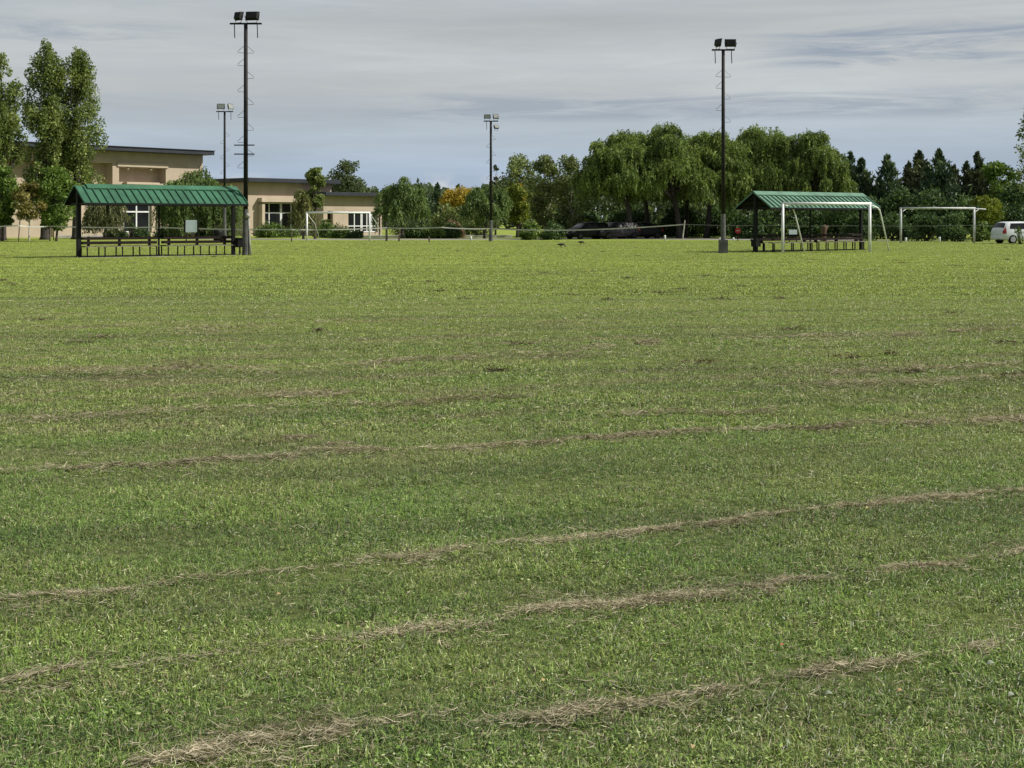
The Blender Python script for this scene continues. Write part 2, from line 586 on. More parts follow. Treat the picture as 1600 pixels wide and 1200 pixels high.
def broad_tree(name, label, px, d, wpx, ytop, ybot, leaf, bark='bark', profile=None, nclump=40, nleaf=6000, size=0.16,
               seed=1, trunk_r=None, cat='tree', group=None, flat=0.8, trunk=True, clump=0.30, lean=0.0, upright=0.0):
    rng = np.random.default_rng(seed)
    w = 1.2 * wpx / F * d / 2
    zt, zb = Hh(ytop, d), max(0.05, Hh(ybot, d))
    hh = zt - zb
    prof = profile or (lambda t: math.sqrt(max(0.0, 1 - (2 * t - 1) ** 2)))
    root = thing(name, label, cat, (X(px, d), d, 0), 0, group)
    cs, rs = [], []
    i = 0
    while len(cs) < nclump and i < nclump * 30:
        i += 1
        t = rng.uniform(0.03, 0.95)
        pr = prof(t)
        if rng.uniform() > pr + 0.25:
            continue
        rr = clump * min(w, hh) * rng.uniform(0.55, 1.3) * (0.5 + 0.5 * pr)
        a = rng.uniform(0, 2 * math.pi)
        q = math.sqrt(rng.uniform(0.05, 1.0)) * max(0.02, w * pr - rr * 0.75)
        cs.append((q * math.cos(a) + lean * t * hh, q * math.sin(a), zb + t * hh))
        rs.append(rr)
    # a leader at the very top
    cs.append((lean * hh, 0, zt - clump * w * 0.55))
    rs.append(clump * w * 0.6)
    cs.append((lean * hh + w * 0.1, 0, zt - clump * w * 1.3))
    rs.append(clump * w * 0.7)
    cs, rs = np.array(cs), np.array(rs)
    p = rs ** 2 / (rs ** 2).sum()
    k = rng.choice(len(cs), nleaf, p=p)
    dirs = rand_dirs(rng, nleaf)
    rad = rs[k] * (0.30 + 0.80 * rng.uniform(0, 1, nleaf) ** 0.6 + np.abs(rng.normal(0, 0.09, nleaf)))
    sc = np.array([1, 1, flat + upright])
    C = cs[k] + dirs * rad[:, None] * sc
    C[:, 2] = np.maximum(C[:, 2], 0.05)
    ax = unit(rng.normal(size=(nleaf, 3)) + np.array([0, 0, 0.8 * upright]) + dirs * 0.5)
    s = size * rng.uniform(0.6, 1.3, nleaf)
    tone = np.clip(rng.normal(0.45, 0.2, nleaf) + (rng.uniform(-0.16, 0.16, len(cs)))[k], 0, 1)
    Q = leaf_quads(rng, C, ax, s, s * 0.55)
    if trunk:
        tr = trunk_r or max(0.05, 0.028 * zt)
        mb = MB()
        top = zb + hh * 0.85
        pts = [(0, 0, -0.1), (0.02, 0, 0.25), (0.04 * w, 0, zb), (lean * hh * 0.4, 0.05, zb + hh * 0.4), (lean * hh * 0.85, 0, top)]
        mb.tube(pts, [tr * 1.5, tr * 1.1, tr * 0.85, tr * 0.5, tr * 0.1], 8)
        for j in rng.choice(len(cs), min(len(cs), 14), replace=False):
            z0 = max(zb * 0.9, cs[j][2] - 0.25 * hh - 0.3)
            z0 = min(z0, top * 0.95)
            f = (z0 - zb) / max(hh, 0.1)
            limb_mesh(mb, rng, (lean * max(0, f) * hh, 0, z0), cs[j], tr * max(0.15, 0.5 * (1 - f)), tr * 0.06, n=5)
        mb.build('trunk', M[bark], root, True)
    quads_obj('crown', Q, tone, LEAF[leaf], root)
    return root


def willow(name, label, px, d, wpx, ytop, ybot, leaf, seed=1, nclump=26, strands=420, bark='bark_dark', trunk_px=None,
           group=None, hang=(0.25, 0.75), ln=0.17, wd=0.045, step=0.17, trunk_r=0.3, fill=0, rmin=0.12, rmax=0.30):
    rng = np.random.default_rng(seed)
    w = wpx / F * d / 2
    zt, zb = Hh(ytop, d), max(0.15, Hh(ybot, d))
    hh = zt - zb
    root = thing(name, label, 'tree', (X(px, d), d, 0), 0, group)
    cs, rs = [], []
    for i in range(nclump):
        a = rng.uniform(0, 2 * math.pi)
        q = math.sqrt(rng.uniform(0, 1))
        dome = math.sqrt(max(0, 1 - (q * 0.93) ** 2))
        z = zb + hh * (0.16 + 0.74 * dome * rng.uniform(0.3, 1.0) ** 0.45)
        rr = min(w, hh) * rng.uniform(rmin, rmax)
        cs.append((q * (w - rr * 0.8) * math.cos(a), q * (w - rr * 0.8) * math.sin(a), z))
        rs.append(rr)
    tz = max(c[2] + r * 0.9 for c, r in zip(cs, rs))
    cs = [(c[0], c[1], zb + (c[2] - zb) * (zt - zb) / (tz - zb)) for c in cs]
    cs, rs = np.array(cs), np.array(rs)
    allC, allA, allT = [], [], []
    for i in range(strands):
        j = rng.integers(len(cs))
        dv = rng.normal(size=3)
        dv[2] = abs(dv[2]) * 0.9
        dv /= np.linalg.norm(dv)
        p = cs[j] + dv * rs[j] * rng.uniform(0.65, 1.05)
        out = np.array([dv[0], dv[1], 0.0])
        length = hh * rng.uniform(*hang) * (0.5 + 0.5 * rng.uniform())
        v = out * rng.uniform(0.5, 1.3) + np.array([0, 0, rng.uniform(-0.3, 1.0)])
        n = max(3, int(length / step))
        tone0 = rng.normal(0.45, 0.13)
        sway = rng.normal(size=2) * 0.12
        for k in range(n):
            v = v * 0.80 + np.array([sway[0] * 0.3, sway[1] * 0.3, -0.55])
            vv = v / np.linalg.norm(v)
            p = p + vv * step
            if p[2] < zb * rng.uniform(0.8, 1.4):
                break
            for _ in range(2):
                allC.append(p + rng.normal(size=3) * 0.06)
                allA.append(vv + rng.normal(size=3) * 0.45)
                allT.append(tone0 + rng.normal() * 0.12)
    # twiggy leaf sprays inside the domes
    nf = fill or strands * 4
    k = rng.integers(len(cs), size=nf)
    dirs = rand_dirs(rng, nf)
    C2 = cs[k] + dirs * (rs[k] * rng.uniform(0.3, 1.05, nf))[:, None]
    C = np.concatenate([np.array(allC), C2])
    A = np.concatenate([np.array(allA), dirs + rng.normal(size=(nf, 3)) * 0.6 + np.array([0, 0, -0.5])])
    T = np.clip(np.concatenate([np.array(allT), rng.normal(0.45, 0.15, nf)]), 0, 1)
    keep = C[:, 2] > 0.08
    C, A, T = C[keep], A[keep], T[keep]
    s = rng.uniform(0.7, 1.35, len(C))
    Q = leaf_quads(rng, C, A, ln * s, wd * s)
    mb = MB()
    tx = 0 if trunk_px is None else X(trunk_px, d) - X(px, d)
    zf = zb + 0.42 * hh
    mb.tube([(tx, 0, -0.1), (tx, 0, 0.3), (tx * 0.8 + 0.1, 0, zf * 0.5), (tx * 0.5, 0, zf)], [trunk_r * 1.4, trunk_r, trunk_r * 0.8, trunk_r * 0.6], 9)
    for j in rng.choice(len(cs), min(len(cs), 12), replace=False):
        limb_mesh(mb, rng, (tx * 0.55, 0, zf * rng.uniform(0.75, 0.98)), cs[j], trunk_r * 0.42, 0.03, 0.3)
    mb.build('trunk', M[bark], root, True)
    quads_obj('crown', Q, T, LEAF[leaf], root)
    return root


def conifer(name, label, px, d, wpx, ytop, leaf, seed=1, spires=2, nleaf=4500, group=None, zb=0.4):
    rng = np.random.default_rng(seed)
    w = wpx / F * d / 2
    zt = Hh(ytop, d)
    root = thing(name, label, 'tree', (X(px, d), d, 0), 0, group)
    Cs, As, Ts = [], [], []
    sp = [(0.0, 0.0, zt, w)]
    for i in range(spires):
        a = rng.uniform(0, 2 * math.pi)
        sp.append((math.cos(a) * w * 0.75, math.sin(a) * w * 0.75, zt * rng.uniform(0.66, 0.9), w * 0.6))
    for (sx, sy, top, ww) in sp:
        nb = int(1.9 * nleaf / len(sp) / 34)
        for b in range(nb):
            t = rng.uniform(0, 1) ** 0.85
            z = zb + (top - zb) * t
            rr = ww * 2.3 * (1 - t) ** 0.95 * rng.uniform(0.35, 1.12) + 0.04
            a = rng.uniform(0, 2 * math.pi)
            tone0 = rng.normal(0.45, 0.16)
            k = 34
            u = rng.uniform(0.2, 1, k)
            dz = rr * rng.uniform(0.3, 0.9)
            P = np.stack([sx + math.cos(a) * rr * u, sy + math.sin(a) * rr * u, z + dz * u ** 1.5], 1)
            P += rng.normal(size=(k, 3)) * 0.11 * (0.4 + rr)
            P[:, 2] = np.minimum(P[:, 2], top + 0.15)
            Cs.append(P)
            As.append(np.array([math.cos(a) * 0.5, math.sin(a) * 0.5, 0.9]) + rng.normal(size=(k, 3)) * 0.45)
            Ts.append(tone0 + rng.normal(size=k) * 0.14)
    C, A, T = np.concatenate(Cs), np.concatenate(As), np.clip(np.concatenate(Ts), 0, 1)
    keep = C[:, 2] > 0.05
    C, A, T = C[keep], A[keep], T[keep]
    s = rng.uniform(0.6, 1.3, len(C))
    Q = leaf_quads(rng, C, A, 0.24 * s, 0.075 * s)
    mb = MB()
    mb.tube([(0, 0, -0.1), (0.02, 0, zt * 0.5), (0, 0, zt * 0.93)], [0.18, 0.11, 0.02], 7)
    for (sx, sy, top, ww) in sp[1:]:
        mb.tube([(0, 0, zt * 0.12), (sx, sy, zt * 0.35), (sx, sy, top * 0.92)], [0.08, 0.06, 0.015], 6)
    mb.build('trunk', M['bark_dark'], root, True)
    quads_obj('crown', Q, T, LEAF[leaf], root)
    return root


def shrub(name, label, px, d, wpx, ytop, ybot, leaf, seed=1, nleaf=2500, size=0.12, nclump=16, group=None, depth=1.0, spiky=0.0):
    rng = np.random.default_rng(seed)
    w = wpx / F * d / 2
    zt, zb = Hh(ytop, d), max(0.0, Hh(ybot, d))
    hh = zt - zb
    root = thing(name, label, 'shrub', (X(px, d), d, 0), 0, group)
    a = rng.uniform(0, 2 * math.pi, nclump)
    q = np.sqrt(rng.uniform(0, 1, nclump))
    rr = min(w, hh) * rng.uniform(0.28, 0.5, nclump)
    dome = np.sqrt(np.maximum(0, 1 - (q * 0.9) ** 2))
    cs = np.stack([q * np.cos(a) * (w - rr * 0.7), q * np.sin(a) * (w - rr * 0.7) * depth,
                   zb + np.maximum(rr * 0.6, hh * dome * rng.uniform(0.35, 0.95, nclump) - rr * 0.4)], 1)
    p = rr ** 2 / (rr ** 2).sum()
    k = rng.choice(nclump, nleaf, p=p)
    dirs = rand_dirs(rng, nleaf)
    C = cs[k] + dirs * (rr[k] * rng.uniform(0.35, 1.1, nleaf))[:, None]
    C[:, 2] = np.clip(C[:, 2], 0.03, zt + 0.1)
    T = np.clip(rng.normal(0.45, 0.18, nleaf) + rng.uniform(-0.15, 0.15, nclump)[k], 0, 1)
    s = size * rng.uniform(0.6, 1.3, nleaf)
    Q = leaf_quads(rng, C, rng.normal(size=(nleaf, 3)) + dirs * 0.6 + np.array([0, 0, spiky]), s, s * 0.45)
    mb = MB()
    for j in range(min(nclump, 9)):
        limb_mesh(mb, rng, (rng.uniform(-.1, .1), rng.uniform(-.1, .1), -0.05), cs[j], 0.04, 0.01, n=5)
    mb.build('stem', M['bark_dark'], root, True)
    quads_obj('foliage', Q, T, LEAF[leaf], root)
    return root


# ------------------------------------------------------------------ setting: ground, paths
def sheet(name, pts, z, mat):
    mb = MB()
    mb.add([(x, y, z) for x, y in pts], [tuple(range(len(pts)))])
    o = mb.build(name, mat)
    return tag(o, kind='structure')


sheet('ground', [(-2500, -300), (2500, -300), (2500, 4000), (-2500, 4000)], 0.0, M['ground'])


def strip(name, line, wid, z, mat):
    mb = MB()
    vs, fs = [], []
    for i, (x, y) in enumerate(line):
        a = Vector(line[max(i - 1, 0)])
        b = Vector(line[min(i + 1, len(line) - 1)])
        t = (b - a).normalized()
        n = Vector((-t.y, t.x))
        vs += [(x + n.x * wid / 2, y + n.y * wid / 2, z), (x - n.x * wid / 2, y - n.y * wid / 2, z)]
    for i in range(len(line) - 1):
        fs.append((2 * i, 2 * i + 1, 2 * i + 3, 2 * i + 2))
    mb.add(vs, fs)
    return tag(mb.build(name, mat), kind='structure')


strip('path', [(X(150, 122), 122), (X(300, 116), 116), (X(430, 112), 112), (X(560, 111), 111), (X(680, 111.5), 111.5), (X(800, 113), 113), (X(900, 117), 117), (X(1060, 122), 122)], 6.0, 0.008, M['asphalt'])
strip('road', [(X(880, 117.5), 117.5), (X(1060, 114.5), 114.5), (X(1330, 106), 106), (X(1480, 100), 100), (X(1620, 95.5), 95.5), (X(1900, 88), 88)], 7.5, 0.012, M['asphalt'])

# low whitewashed kerb in front of the buildings
mb = MB()
for (p0, d0, p1, d1) in ((88, 121, 235, 123.5), (560, 121, 646, 121), (700, 122, 800, 122.5)):
    mb.bar((X(p0, d0), d0, 0.09), (X(p1, d1), d1, 0.09), 0.2, 0.3)
tag(mb.build('kerb', M['kerb'], bevel=0.02), kind='structure')


# ------------------------------------------------------------------ buildings
def facade(mb, L_, H_, z0, openings, back):
    """front wall on y=0 (facing -y) with rectangular recesses (u0,u1,z0,z1,depth)"""
    us = sorted({0.0, L_} | {o[0] for o in openings} | {o[1] for o in openings})
    zs = sorted({z0, H_} | {o[2] for o in openings} | {o[3] for o in openings})
    for i in range(len(us) - 1):
        for j in range(len(zs) - 1):
            uc, zc = (us[i] + us[i + 1]) / 2, (zs[j] + zs[j + 1]) / 2
            if any(o[0] < uc < o[1] and o[2] < zc < o[3] for o in openings):
                continue
            mb.add([(us[i], 0, zs[j]), (us[i + 1], 0, zs[j]), (us[i + 1], 0, zs[j + 1]), (us[i], 0, zs[j + 1])], [(0, 1, 2, 3)])
    for (u0, u1, a, b, dp) in openings:
        A = [(u0, 0, a), (u1, 0, a), (u1, 0, b), (u0, 0, b)]
        B = [(u, dp, z) for (u, _, z) in A]
        mb.add(A + B, [(0, 1, 5, 4), (1, 2, 6, 5), (2, 3, 7, 6), (3, 0, 4, 7), (4, 5, 6, 7)])
    mb.add([(0, 0, z0), (L_, 0, z0), (L_, back, z0), (0, back, z0), (0, 0, H_), (L_, 0, H_), (L_, back, H_), (0, back, H_)],
           [(1, 2, 6, 5), (2, 3, 7, 6), (3, 0, 4, 7)])


def window(parent, u0, u1, z0, z1, y, cols, rows, fw=0.09, name='window'):
    mb = MB()
    def vbar(u, w):
        mb.box((u, y, (z0 + z1) / 2), (w, 0.10, z1 - z0))
    vbar(u0 + fw / 2, fw)
    vbar(u1 - fw / 2, fw)
    us = [u0 + fw] + [u0 + (u1 - u0) * c for c in cols] + [u1 - fw]
    for c in cols:
        vbar(u0 + (u1 - u0) * c, fw)
    for i in range(len(us) - 1):
        a = us[i] + (fw / 2 if i > 0 else 0)
        b = us[i + 1] - (fw / 2 if i < len(us) - 2 else 0)
        for z in [z0 + fw / 2, z1 - fw / 2] + [z0 + (z1 - z0) * r for r in rows]:
            mb.box(((a + b) / 2, y, z), (b - a, 0.09, fw))
    fr = mb.build(name, M['white_paint'], parent)
    g = MB()
    g.box(((u0 + u1) / 2, y + 0.03, (z0 + z1) / 2), (u1 - u0 - 0.02, 0.02, z1 - z0 - 0.02))
    g.build('pane', M['glass'], fr)
    return fr


# two-storey hall behind the poplars
S = 1.12
k1 = lambda s: 25.0 * S - s * S                      # distance from the right end -> local u
hz = lambda z: 1.6 + (z - 1.6) * S
th = R(50)
rx, ry = -28.75 * S, 125.0 * S
LB = 25.0 * S
hall = thing('hall_building', 'large two storey beige hall with slate roof edge behind the tall poplars', 'building',
             (rx - LB * math.cos(th), ry - LB * math.sin(th), 0), th)
mb = MB()
zr = hz(7.62)
facade(mb, LB, zr, -0.3, [(k1(9.0), k1(4.1), hz(4.9), hz(6.25), 1.2), (k1(13.2), k1(9.65), hz(3.2), hz(6.6), 1.2),
                           (k1(8.5), k1(5.6), 0.33, hz(3.35), 0.6), (k1(20.5), k1(16.5), hz(3.2), hz(6.6), 1.2)], 18)
mb.build('wall', M['beige'], hall)
mb = MB()
mb.box((LB / 2, 8.8, zr + 0.21), (LB + 1.0, 20.2, 0.40))
rf = mb.build('roof', M['fascia'], hall, bevel=0.02)
mb = MB()
mb.box((LB / 2, 8.8, zr + 0.445), (LB + 1.1, 20.4, 0.06))
mb.build('flashing', M['fascia'], rf)
mb = MB()
mb.box(((k1(9.2) + k1(3.9)) / 2, -0.06, hz(6.5)), (5.3 * S, 0.115, 0.42))
mb.build('cornice', M['beige_light'], hall, bevel=0.01)
mb = MB()
mb.box(((k1(8.6) + k1(5.2)) / 2, -0.35, hz(4.86)), (3.4 * S, 0.69, 0.22))
mb.build('canopy', M['beige_light'], hall, bevel=0.01)
for s_ in (8.0, 5.6):
    mb = MB()
    mb.tube([(k1(s_), 0.2, hz(6.245)), (k1(s_), 0.2, hz(6.12)), (k1(s_), 0.2, hz(6.04))], [0.16, 0.17, 0.09], 10)
    mb.build('soffit_lamp', M['beige_light'], hall, True)
window(hall, k1(8.45), k1(5.65), 0.36, hz(3.3), 0.30, [0.5], [0.66], 0.14)
for s_ in (15.5,):
    mb = MB()
    mb.tube([(k1(s_), -0.07, 0.0), (k1(s_), -0.07, zr - 0.05)], 0.05, 8)
    mb.build('downpipe', M['beige_light'], hall, True)

# middle wing with the entrance frame
S2 = 1.1
th2 = R(45)
wing = thing('entrance_wing', 'lower beige wing with framed glass entrance and dark flat roof edge', 'building',
             (-24.1 * S2, 122 * S2, 0), th2)
hz2 = lambda z: 1.6 + (z - 1.6) * S2
L2, z2 = 9.6 * S2, hz2(5.05)
mb = MB()
facade(mb, L2, z2, -0.3, [(1.62 * S2, 6.2 * S2, 0.33, hz2(3.25), 0.5)], 9.0)
mb.build('wall', M['beige'], wing)
mb = MB()
mb.box((L2 / 2 - 0.05, 4.1, z2 + 0.21), (L2 + 0.9, 10.4, 0.42))
mb.build('roof', M['fascia'], wing, bevel=0.02)
mb = MB()
mb.box((1.42 * S2, -0.35, hz2(1.6)), (0.34, 0.69, 2 * hz2(1.6)))
mb.box((6.4 * S2, -0.35, hz2(1.6)), (0.34, 0.69, 2 * hz2(1.6)))
mb.box((3.91 * S2, -0.36, hz2(3.45)), (5.4 * S2, 0.71, 0.42))
mb.build('entrance_frame', M['beige_light'], wing, bevel=0.01)
for uu in (2.6, 4.2):
    mb = MB()
    mb.tube([(uu, -0.35, hz2(3.25)), (uu, -0.35, hz2(3.15))], [0.13, 0.10], 10)
    mb.build('soffit_lamp', M['beige_light'], wing, True)
window(wing, 1.64 * S2, 3.9 * S2, 0.36, hz2(3.22), 0.25, [0.42], [0.66], 0.10)
window(wing, 3.93 * S2, 6.18 * S2, 0.36, hz2(3.22), 0.25, [0.5], [0.66], 0.10)

# right wing
low = thing('low_wing', 'single storey beige wing with white framed glass doors behind left goal', 'building',
            (-17.4 * S2, 124 * S2, 0), th2)
L3, z3 = 6.98 * S2, hz2(3.85)
o3 = 0.0
mb = MB()
facade(mb, L3, z3, -0.3, [(o3 + 2.9 * S2, o3 + 6.45 * S2, 0.33, hz2(2.42), 0.45), (0.5, o3 + 1.1 * S2, 0.33, hz2(2.45), 0.6)], 8.0)
mb.build('wall', M['beige'], low)
mb = MB()
mb.box((L3 / 2, 3.7, z3 + 0.19), (L3 + 0.8, 9.2, 0.38))
mb.build('roof', M['fascia'], low, bevel=0.02)
window(low, o3 + 2.93 * S2, o3 + 4.6 * S2, 0.36, hz2(2.39), 0.25, [0.5], [0.3], 0.10)
window(low, o3 + 4.65 * S2, o3 + 6.42 * S2, 0.36, hz2(2.39), 0.25, [0.35, 0.68], [0.3], 0.10)
mb = MB()
mb.box((0.5 + (o3 + 1.1 * S2 - 0.5) / 2, 0.42, (0.36 + hz2(2.4)) / 2), (o3 + 1.1 * S2 - 0.56, 0.05, hz2(2.4) - 0.36))
mb.build('shutter', M['wood'], low)
mb = MB()
mb.tube([(L3 - 0.35, -0.06, 0), (L3 - 0.35, -0.06, z3 - 0.05)], 0.05, 8)
mb.build('downpipe', M['rust'], low, True)


# ------------------------------------------------------------------ shelters and benches
SH = R(38)


def make_shelter(label, px, d, lng, ridge_z, eave_z, roof_mat, cap0, group):
    root = thing('sports_shelter', label, 'shelter', (X(px, d), d, 0), SH, group)
    hw = 1.12
    r0, r1 = -0.12, lng + 0.12
    for sgn in (-1, 1):
        mb = MB()
        p = Vector((0, 0, ridge_z))
        q = Vector((0, sgn * hw, eave_z))
        dv = (q - p).normalized()
        nn = Vector((0, -dv.z * sgn, dv.y * sgn))
        if nn.z < 0:
            nn = -nn
        t = 0.012
        for x0, x1 in ((r0, r1),):
            a = [Vector((x0, 0, 0)) + p, Vector((x1, 0, 0)) + p, Vector((x1, 0, 0)) + q, Vector((x0, 0, 0)) + q]
            mb.add([v for v in a] + [v - nn * t for v in a], [(0, 1, 2, 3), (7, 6, 5, 4), (0, 4, 5, 1), (1, 5, 6, 2), (2, 6, 7, 3), (3, 7, 4, 0)])
        k = 0
        n = int((r1 - r0) / 0.335)
        for i in range(n + 1):
            xx = r0 + 0.03 + (r1 - r0 - 0.06) * i / n
            c0 = p + dv * 0.03 + nn * 0.028
            c1 = q - dv * 0.01 + nn * 0.028
            mb.bar((xx, c0.y, c0.z), (xx, c1.y, c1.z), 0.035, 0.056, nn)
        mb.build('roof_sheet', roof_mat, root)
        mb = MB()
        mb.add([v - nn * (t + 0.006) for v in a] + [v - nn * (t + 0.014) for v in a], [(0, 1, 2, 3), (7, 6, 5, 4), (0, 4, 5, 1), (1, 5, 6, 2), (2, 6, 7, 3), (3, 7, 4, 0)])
        mb.build('underside_shade', M['dark_steel'], root)  # dark sheet added below the roof to stand for its shade
        # eave trim
        mb = MB()
        mb.bar((r0, q.y * 0.995, q.z - 0.055), (r1, q.y * 0.995, q.z - 0.055), 0.04, 0.08)
        mb.build('eave_trim', M['dark_steel'], root)
    # folded ridge cap
    mb = MB()
    c0 = r0 + cap0
    for sgn in (-1, 1):
        dv = Vector((0, sgn * hw, eave_z - ridge_z)).normalized()
        nn = Vector((0, -dv.z * sgn, dv.y * sgn))
        if nn.z < 0:
            nn = -nn
        a = Vector((0, 0, ridge_z)) + Vector((0, 0, 0.085))
        b = a + dv * 0.30 - nn * 0.008
        mb.add([(c0, a.y, a.z), (r1 - 0.05, a.y, a.z), (r1 - 0.05, b.y, b.z), (c0, b.y, b.z)], [(0, 1, 2, 3)])
        mb.add([(c0, b.y, b.z), (r1 - 0.05, b.y, b.z), (r1 - 0.05, b.y, b.z - 0.03), (c0, b.y, b.z - 0.03)], [(0, 1, 2, 3)])
    mb.build('ridge_cap', roof_mat, root)
    # posts under the ridge, gable frames, rafters
    for xx, w in ((0.08, 0.17), (lng * 0.5, 0.07), (lng - 0.08, 0.15)):
        mb = MB()
        mb.box((xx, 0, (ridge_z - 0.1) / 2 - 0.03), (w, w, ridge_z - 0.16))
        po = mb.build('post', M['dark_steel'], root, bevel=0.008)
        mb = MB()
        mb.box((xx, 0, 0.012), (w + 0.14, w + 0.14, 0.03))
        mb.build('base_plate', M['dark_steel'], po)
        mb = MB()
        mb.bar((xx, -hw + 0.06, eave_z - 0.03), (xx, hw - 0.06, eave_z - 0.03), 0.06, 0.07)
        for sgn in (-1, 1):
            mb.bar((xx, sgn * 0.04, ridge_z - 0.13), (xx, sgn * (hw - 0.06), eave_z - 0.05), 0.06, 0.07)
        mb.build('truss', M['dark_steel'], root)
    mb = MB()
    mb.bar((0.16, 0, ridge_z - 0.10), (lng - 0.16, 0, ridge_z - 0.10), 0.06, 0.08)
    for sgn in (-1, 1):
        mb.bar((r0 + 0.05, sgn * hw * 0.5, (ridge_z + eave_z) / 2 - 0.06), (r1 - 0.05, sgn * hw * 0.5, (ridge_z + eave_z) / 2 - 0.06), 0.05, 0.06)
    mb.build('purlin', M['dark_steel'], root)
    return root


def make_bench(label, root_loc, u0, u1, group, glint=False):
    """two-sided bench: plank backrest down the middle, seats on both sides, hoop legs"""
    base = Vector(root_loc) + Vector((math.cos(SH) * u0, math.sin(SH) * u0, 0))
    root = thing('double_bench', label, 'bench', base, SH, group)
    ln = u1 - u0
    for sgn in (-1, 1):
        for zz in (0.82, 0.63):
            mb = MB()
            mb.box((ln / 2, sgn * 0.115, zz), (ln, 0.035, 0.115))
            mb.build('back_plank', M['wood_pale'] if glint and sgn > 0 else M['wood'], root, bevel=0.006)  # rear planks coloured pale to paint in sun glints
        mb = MB()
        for yy in (0.20, 0.34):
            mb.box((ln / 2, sgn * yy, 0.475), (ln, 0.125, 0.035))
        st = mb.build('seat', M['wood'], root, bevel=0.006)
        mb = MB()
        mb.box((ln / 2, sgn * 0.415, 0.475), (ln, 0.018, 0.028))
        mb.build('seat_edge', M['wood_pale'], st)
    n = 5 if ln < 3.5 else 6
    for i in range(n):
        xx = 0.12 + (ln - 0.24) * i / (n - 1)
        mb = MB()
        for sgn in (-1, 1):
            mb.box((xx, sgn * 0.36, 0.225), (0.045, 0.045, 0.45))
        mb.box((xx, 0, 0.456), (0.04, 0.70, 0.02))
        mb.build('leg', M['dark_steel'], root)
    for xx in (0.3, ln / 2, ln - 0.3):
        mb = MB()
        mb.box((xx, 0, 0.68), (0.06, 0.19, 0.44))
        mb.build('back_support', M['dark_steel'], root)
    mb = MB()
    for sgn in (-1, 1):
        mb.bar((0.0, sgn * 0.36, 0.045), (ln, sgn * 0.36, 0.045), 0.03, 0.03)
    mb.build('foot_rail', M['dark_steel'], root)
    return root


def local(root, u, v, z=0.0):
    return Vector((root.location.x + math.cos(SH) * u - math.sin(SH) * v, root.location.y + math.sin(SH) * u + math.cos(SH) * v, z))


def pad(root, lng):
    mb = MB()
    c = local(root, lng / 2, -0.05, 0.005)
    mb.box(c, (lng + 0.3, 1.3, 0.03), Matrix.Rotation(SH, 3, 'Z'))
    return tag(mb.build('pavement', M['concrete'], bevel=0.005), kind='structure')


GS = 'green roofed shelters on the far touchline'
GB = 'double sided benches under the shelters'
sl = make_shelter('green roofed open shelter at left, nearest the tall lamp post with cross arms', 120, 56.9, 7.31, 3.06, 2.33, M['green_roof'], 0.5, GS)
make_bench('dark plank bench in left half of the left green shelter', sl.location, 0.2, 3.52, GB)
make_bench('dark plank bench in right half of the left green shelter', sl.location, 3.82, 7.1, GB)
pad(sl, 7.3)
sr = make_shelter('green roofed open shelter with painted-in sheen at right, standing behind a white goal', 1179, 66.4, 8.45, 2.96, 2.23, M['sheen_green_roof'], 0.0, GS)
make_bench('dark plank bench in left half of the right green shelter', sr.location, 0.2, 4.05, GB)
make_bench('dark bench with sun glints painted on back planks in right half of right shelter', sr.location, 4.35, 8.25, GB, True)


def litter_bin(label, loc, w, h, z0):
    root = thing('litter_bin', label, 'bin', loc, SH, 'dark litter bins beside the shelter posts')
    mb = MB()
    o = w / 2
    i = o - 0.02
    a = [(-o * .9, -o * .9, z0), (o * .9, -o * .9, z0), (o * .9, o * .9, z0), (-o * .9, o * .9, z0),
         (-o, -o, z0 + h), (o, -o, z0 + h), (o, o, z0 + h), (-o, o, z0 + h),
         (-i, -i, z0 + h), (i, -i, z0 + h), (i, i, z0 + h), (-i, i, z0 + h),
         (-i * .9, -i * .9, z0 + .03), (i * .9, -i * .9, z0 + .03), (i * .9, i * .9, z0 + .03), (-i * .9, i * .9, z0 + .03)]
    fs = [(0, 1, 2, 3), (12, 13, 14, 15)]
    for k in range(4):
        n = (k + 1) % 4
        fs += [(k, n, n + 4, k + 4), (k + 4, n + 4, n + 8, k + 8), (k + 8, n + 8, n + 12, k + 12)]
    mb.add(a, fs)
    mb.build('bucket', M['dark_steel'], root)
    mb = MB()
    mb.box((0, 0, z0 / 2), (0.06, 0.06, z0))
    mb.build('stand', M['dark_steel'], root)
    mb = MB()
    mb.box((0, -o - 0.012, z0 + h - 0.04), (w + 0.05, 0.02, 0.05))
    mb.box((0, o + 0.012, z0 + h - 0.04), (w + 0.05, 0.02, 0.05))
    mb.build('rim', M['dark_steel'], root)


litter_bin('dark square litter bin at right end of left shelter', local(sl, 7.55, -0.02), 0.42, 0.44, 0.36)
litter_bin('dark square litter bin at left end of right shelter', local(sr, -0.18, -0.25), 0.36, 0.36, 0.30)


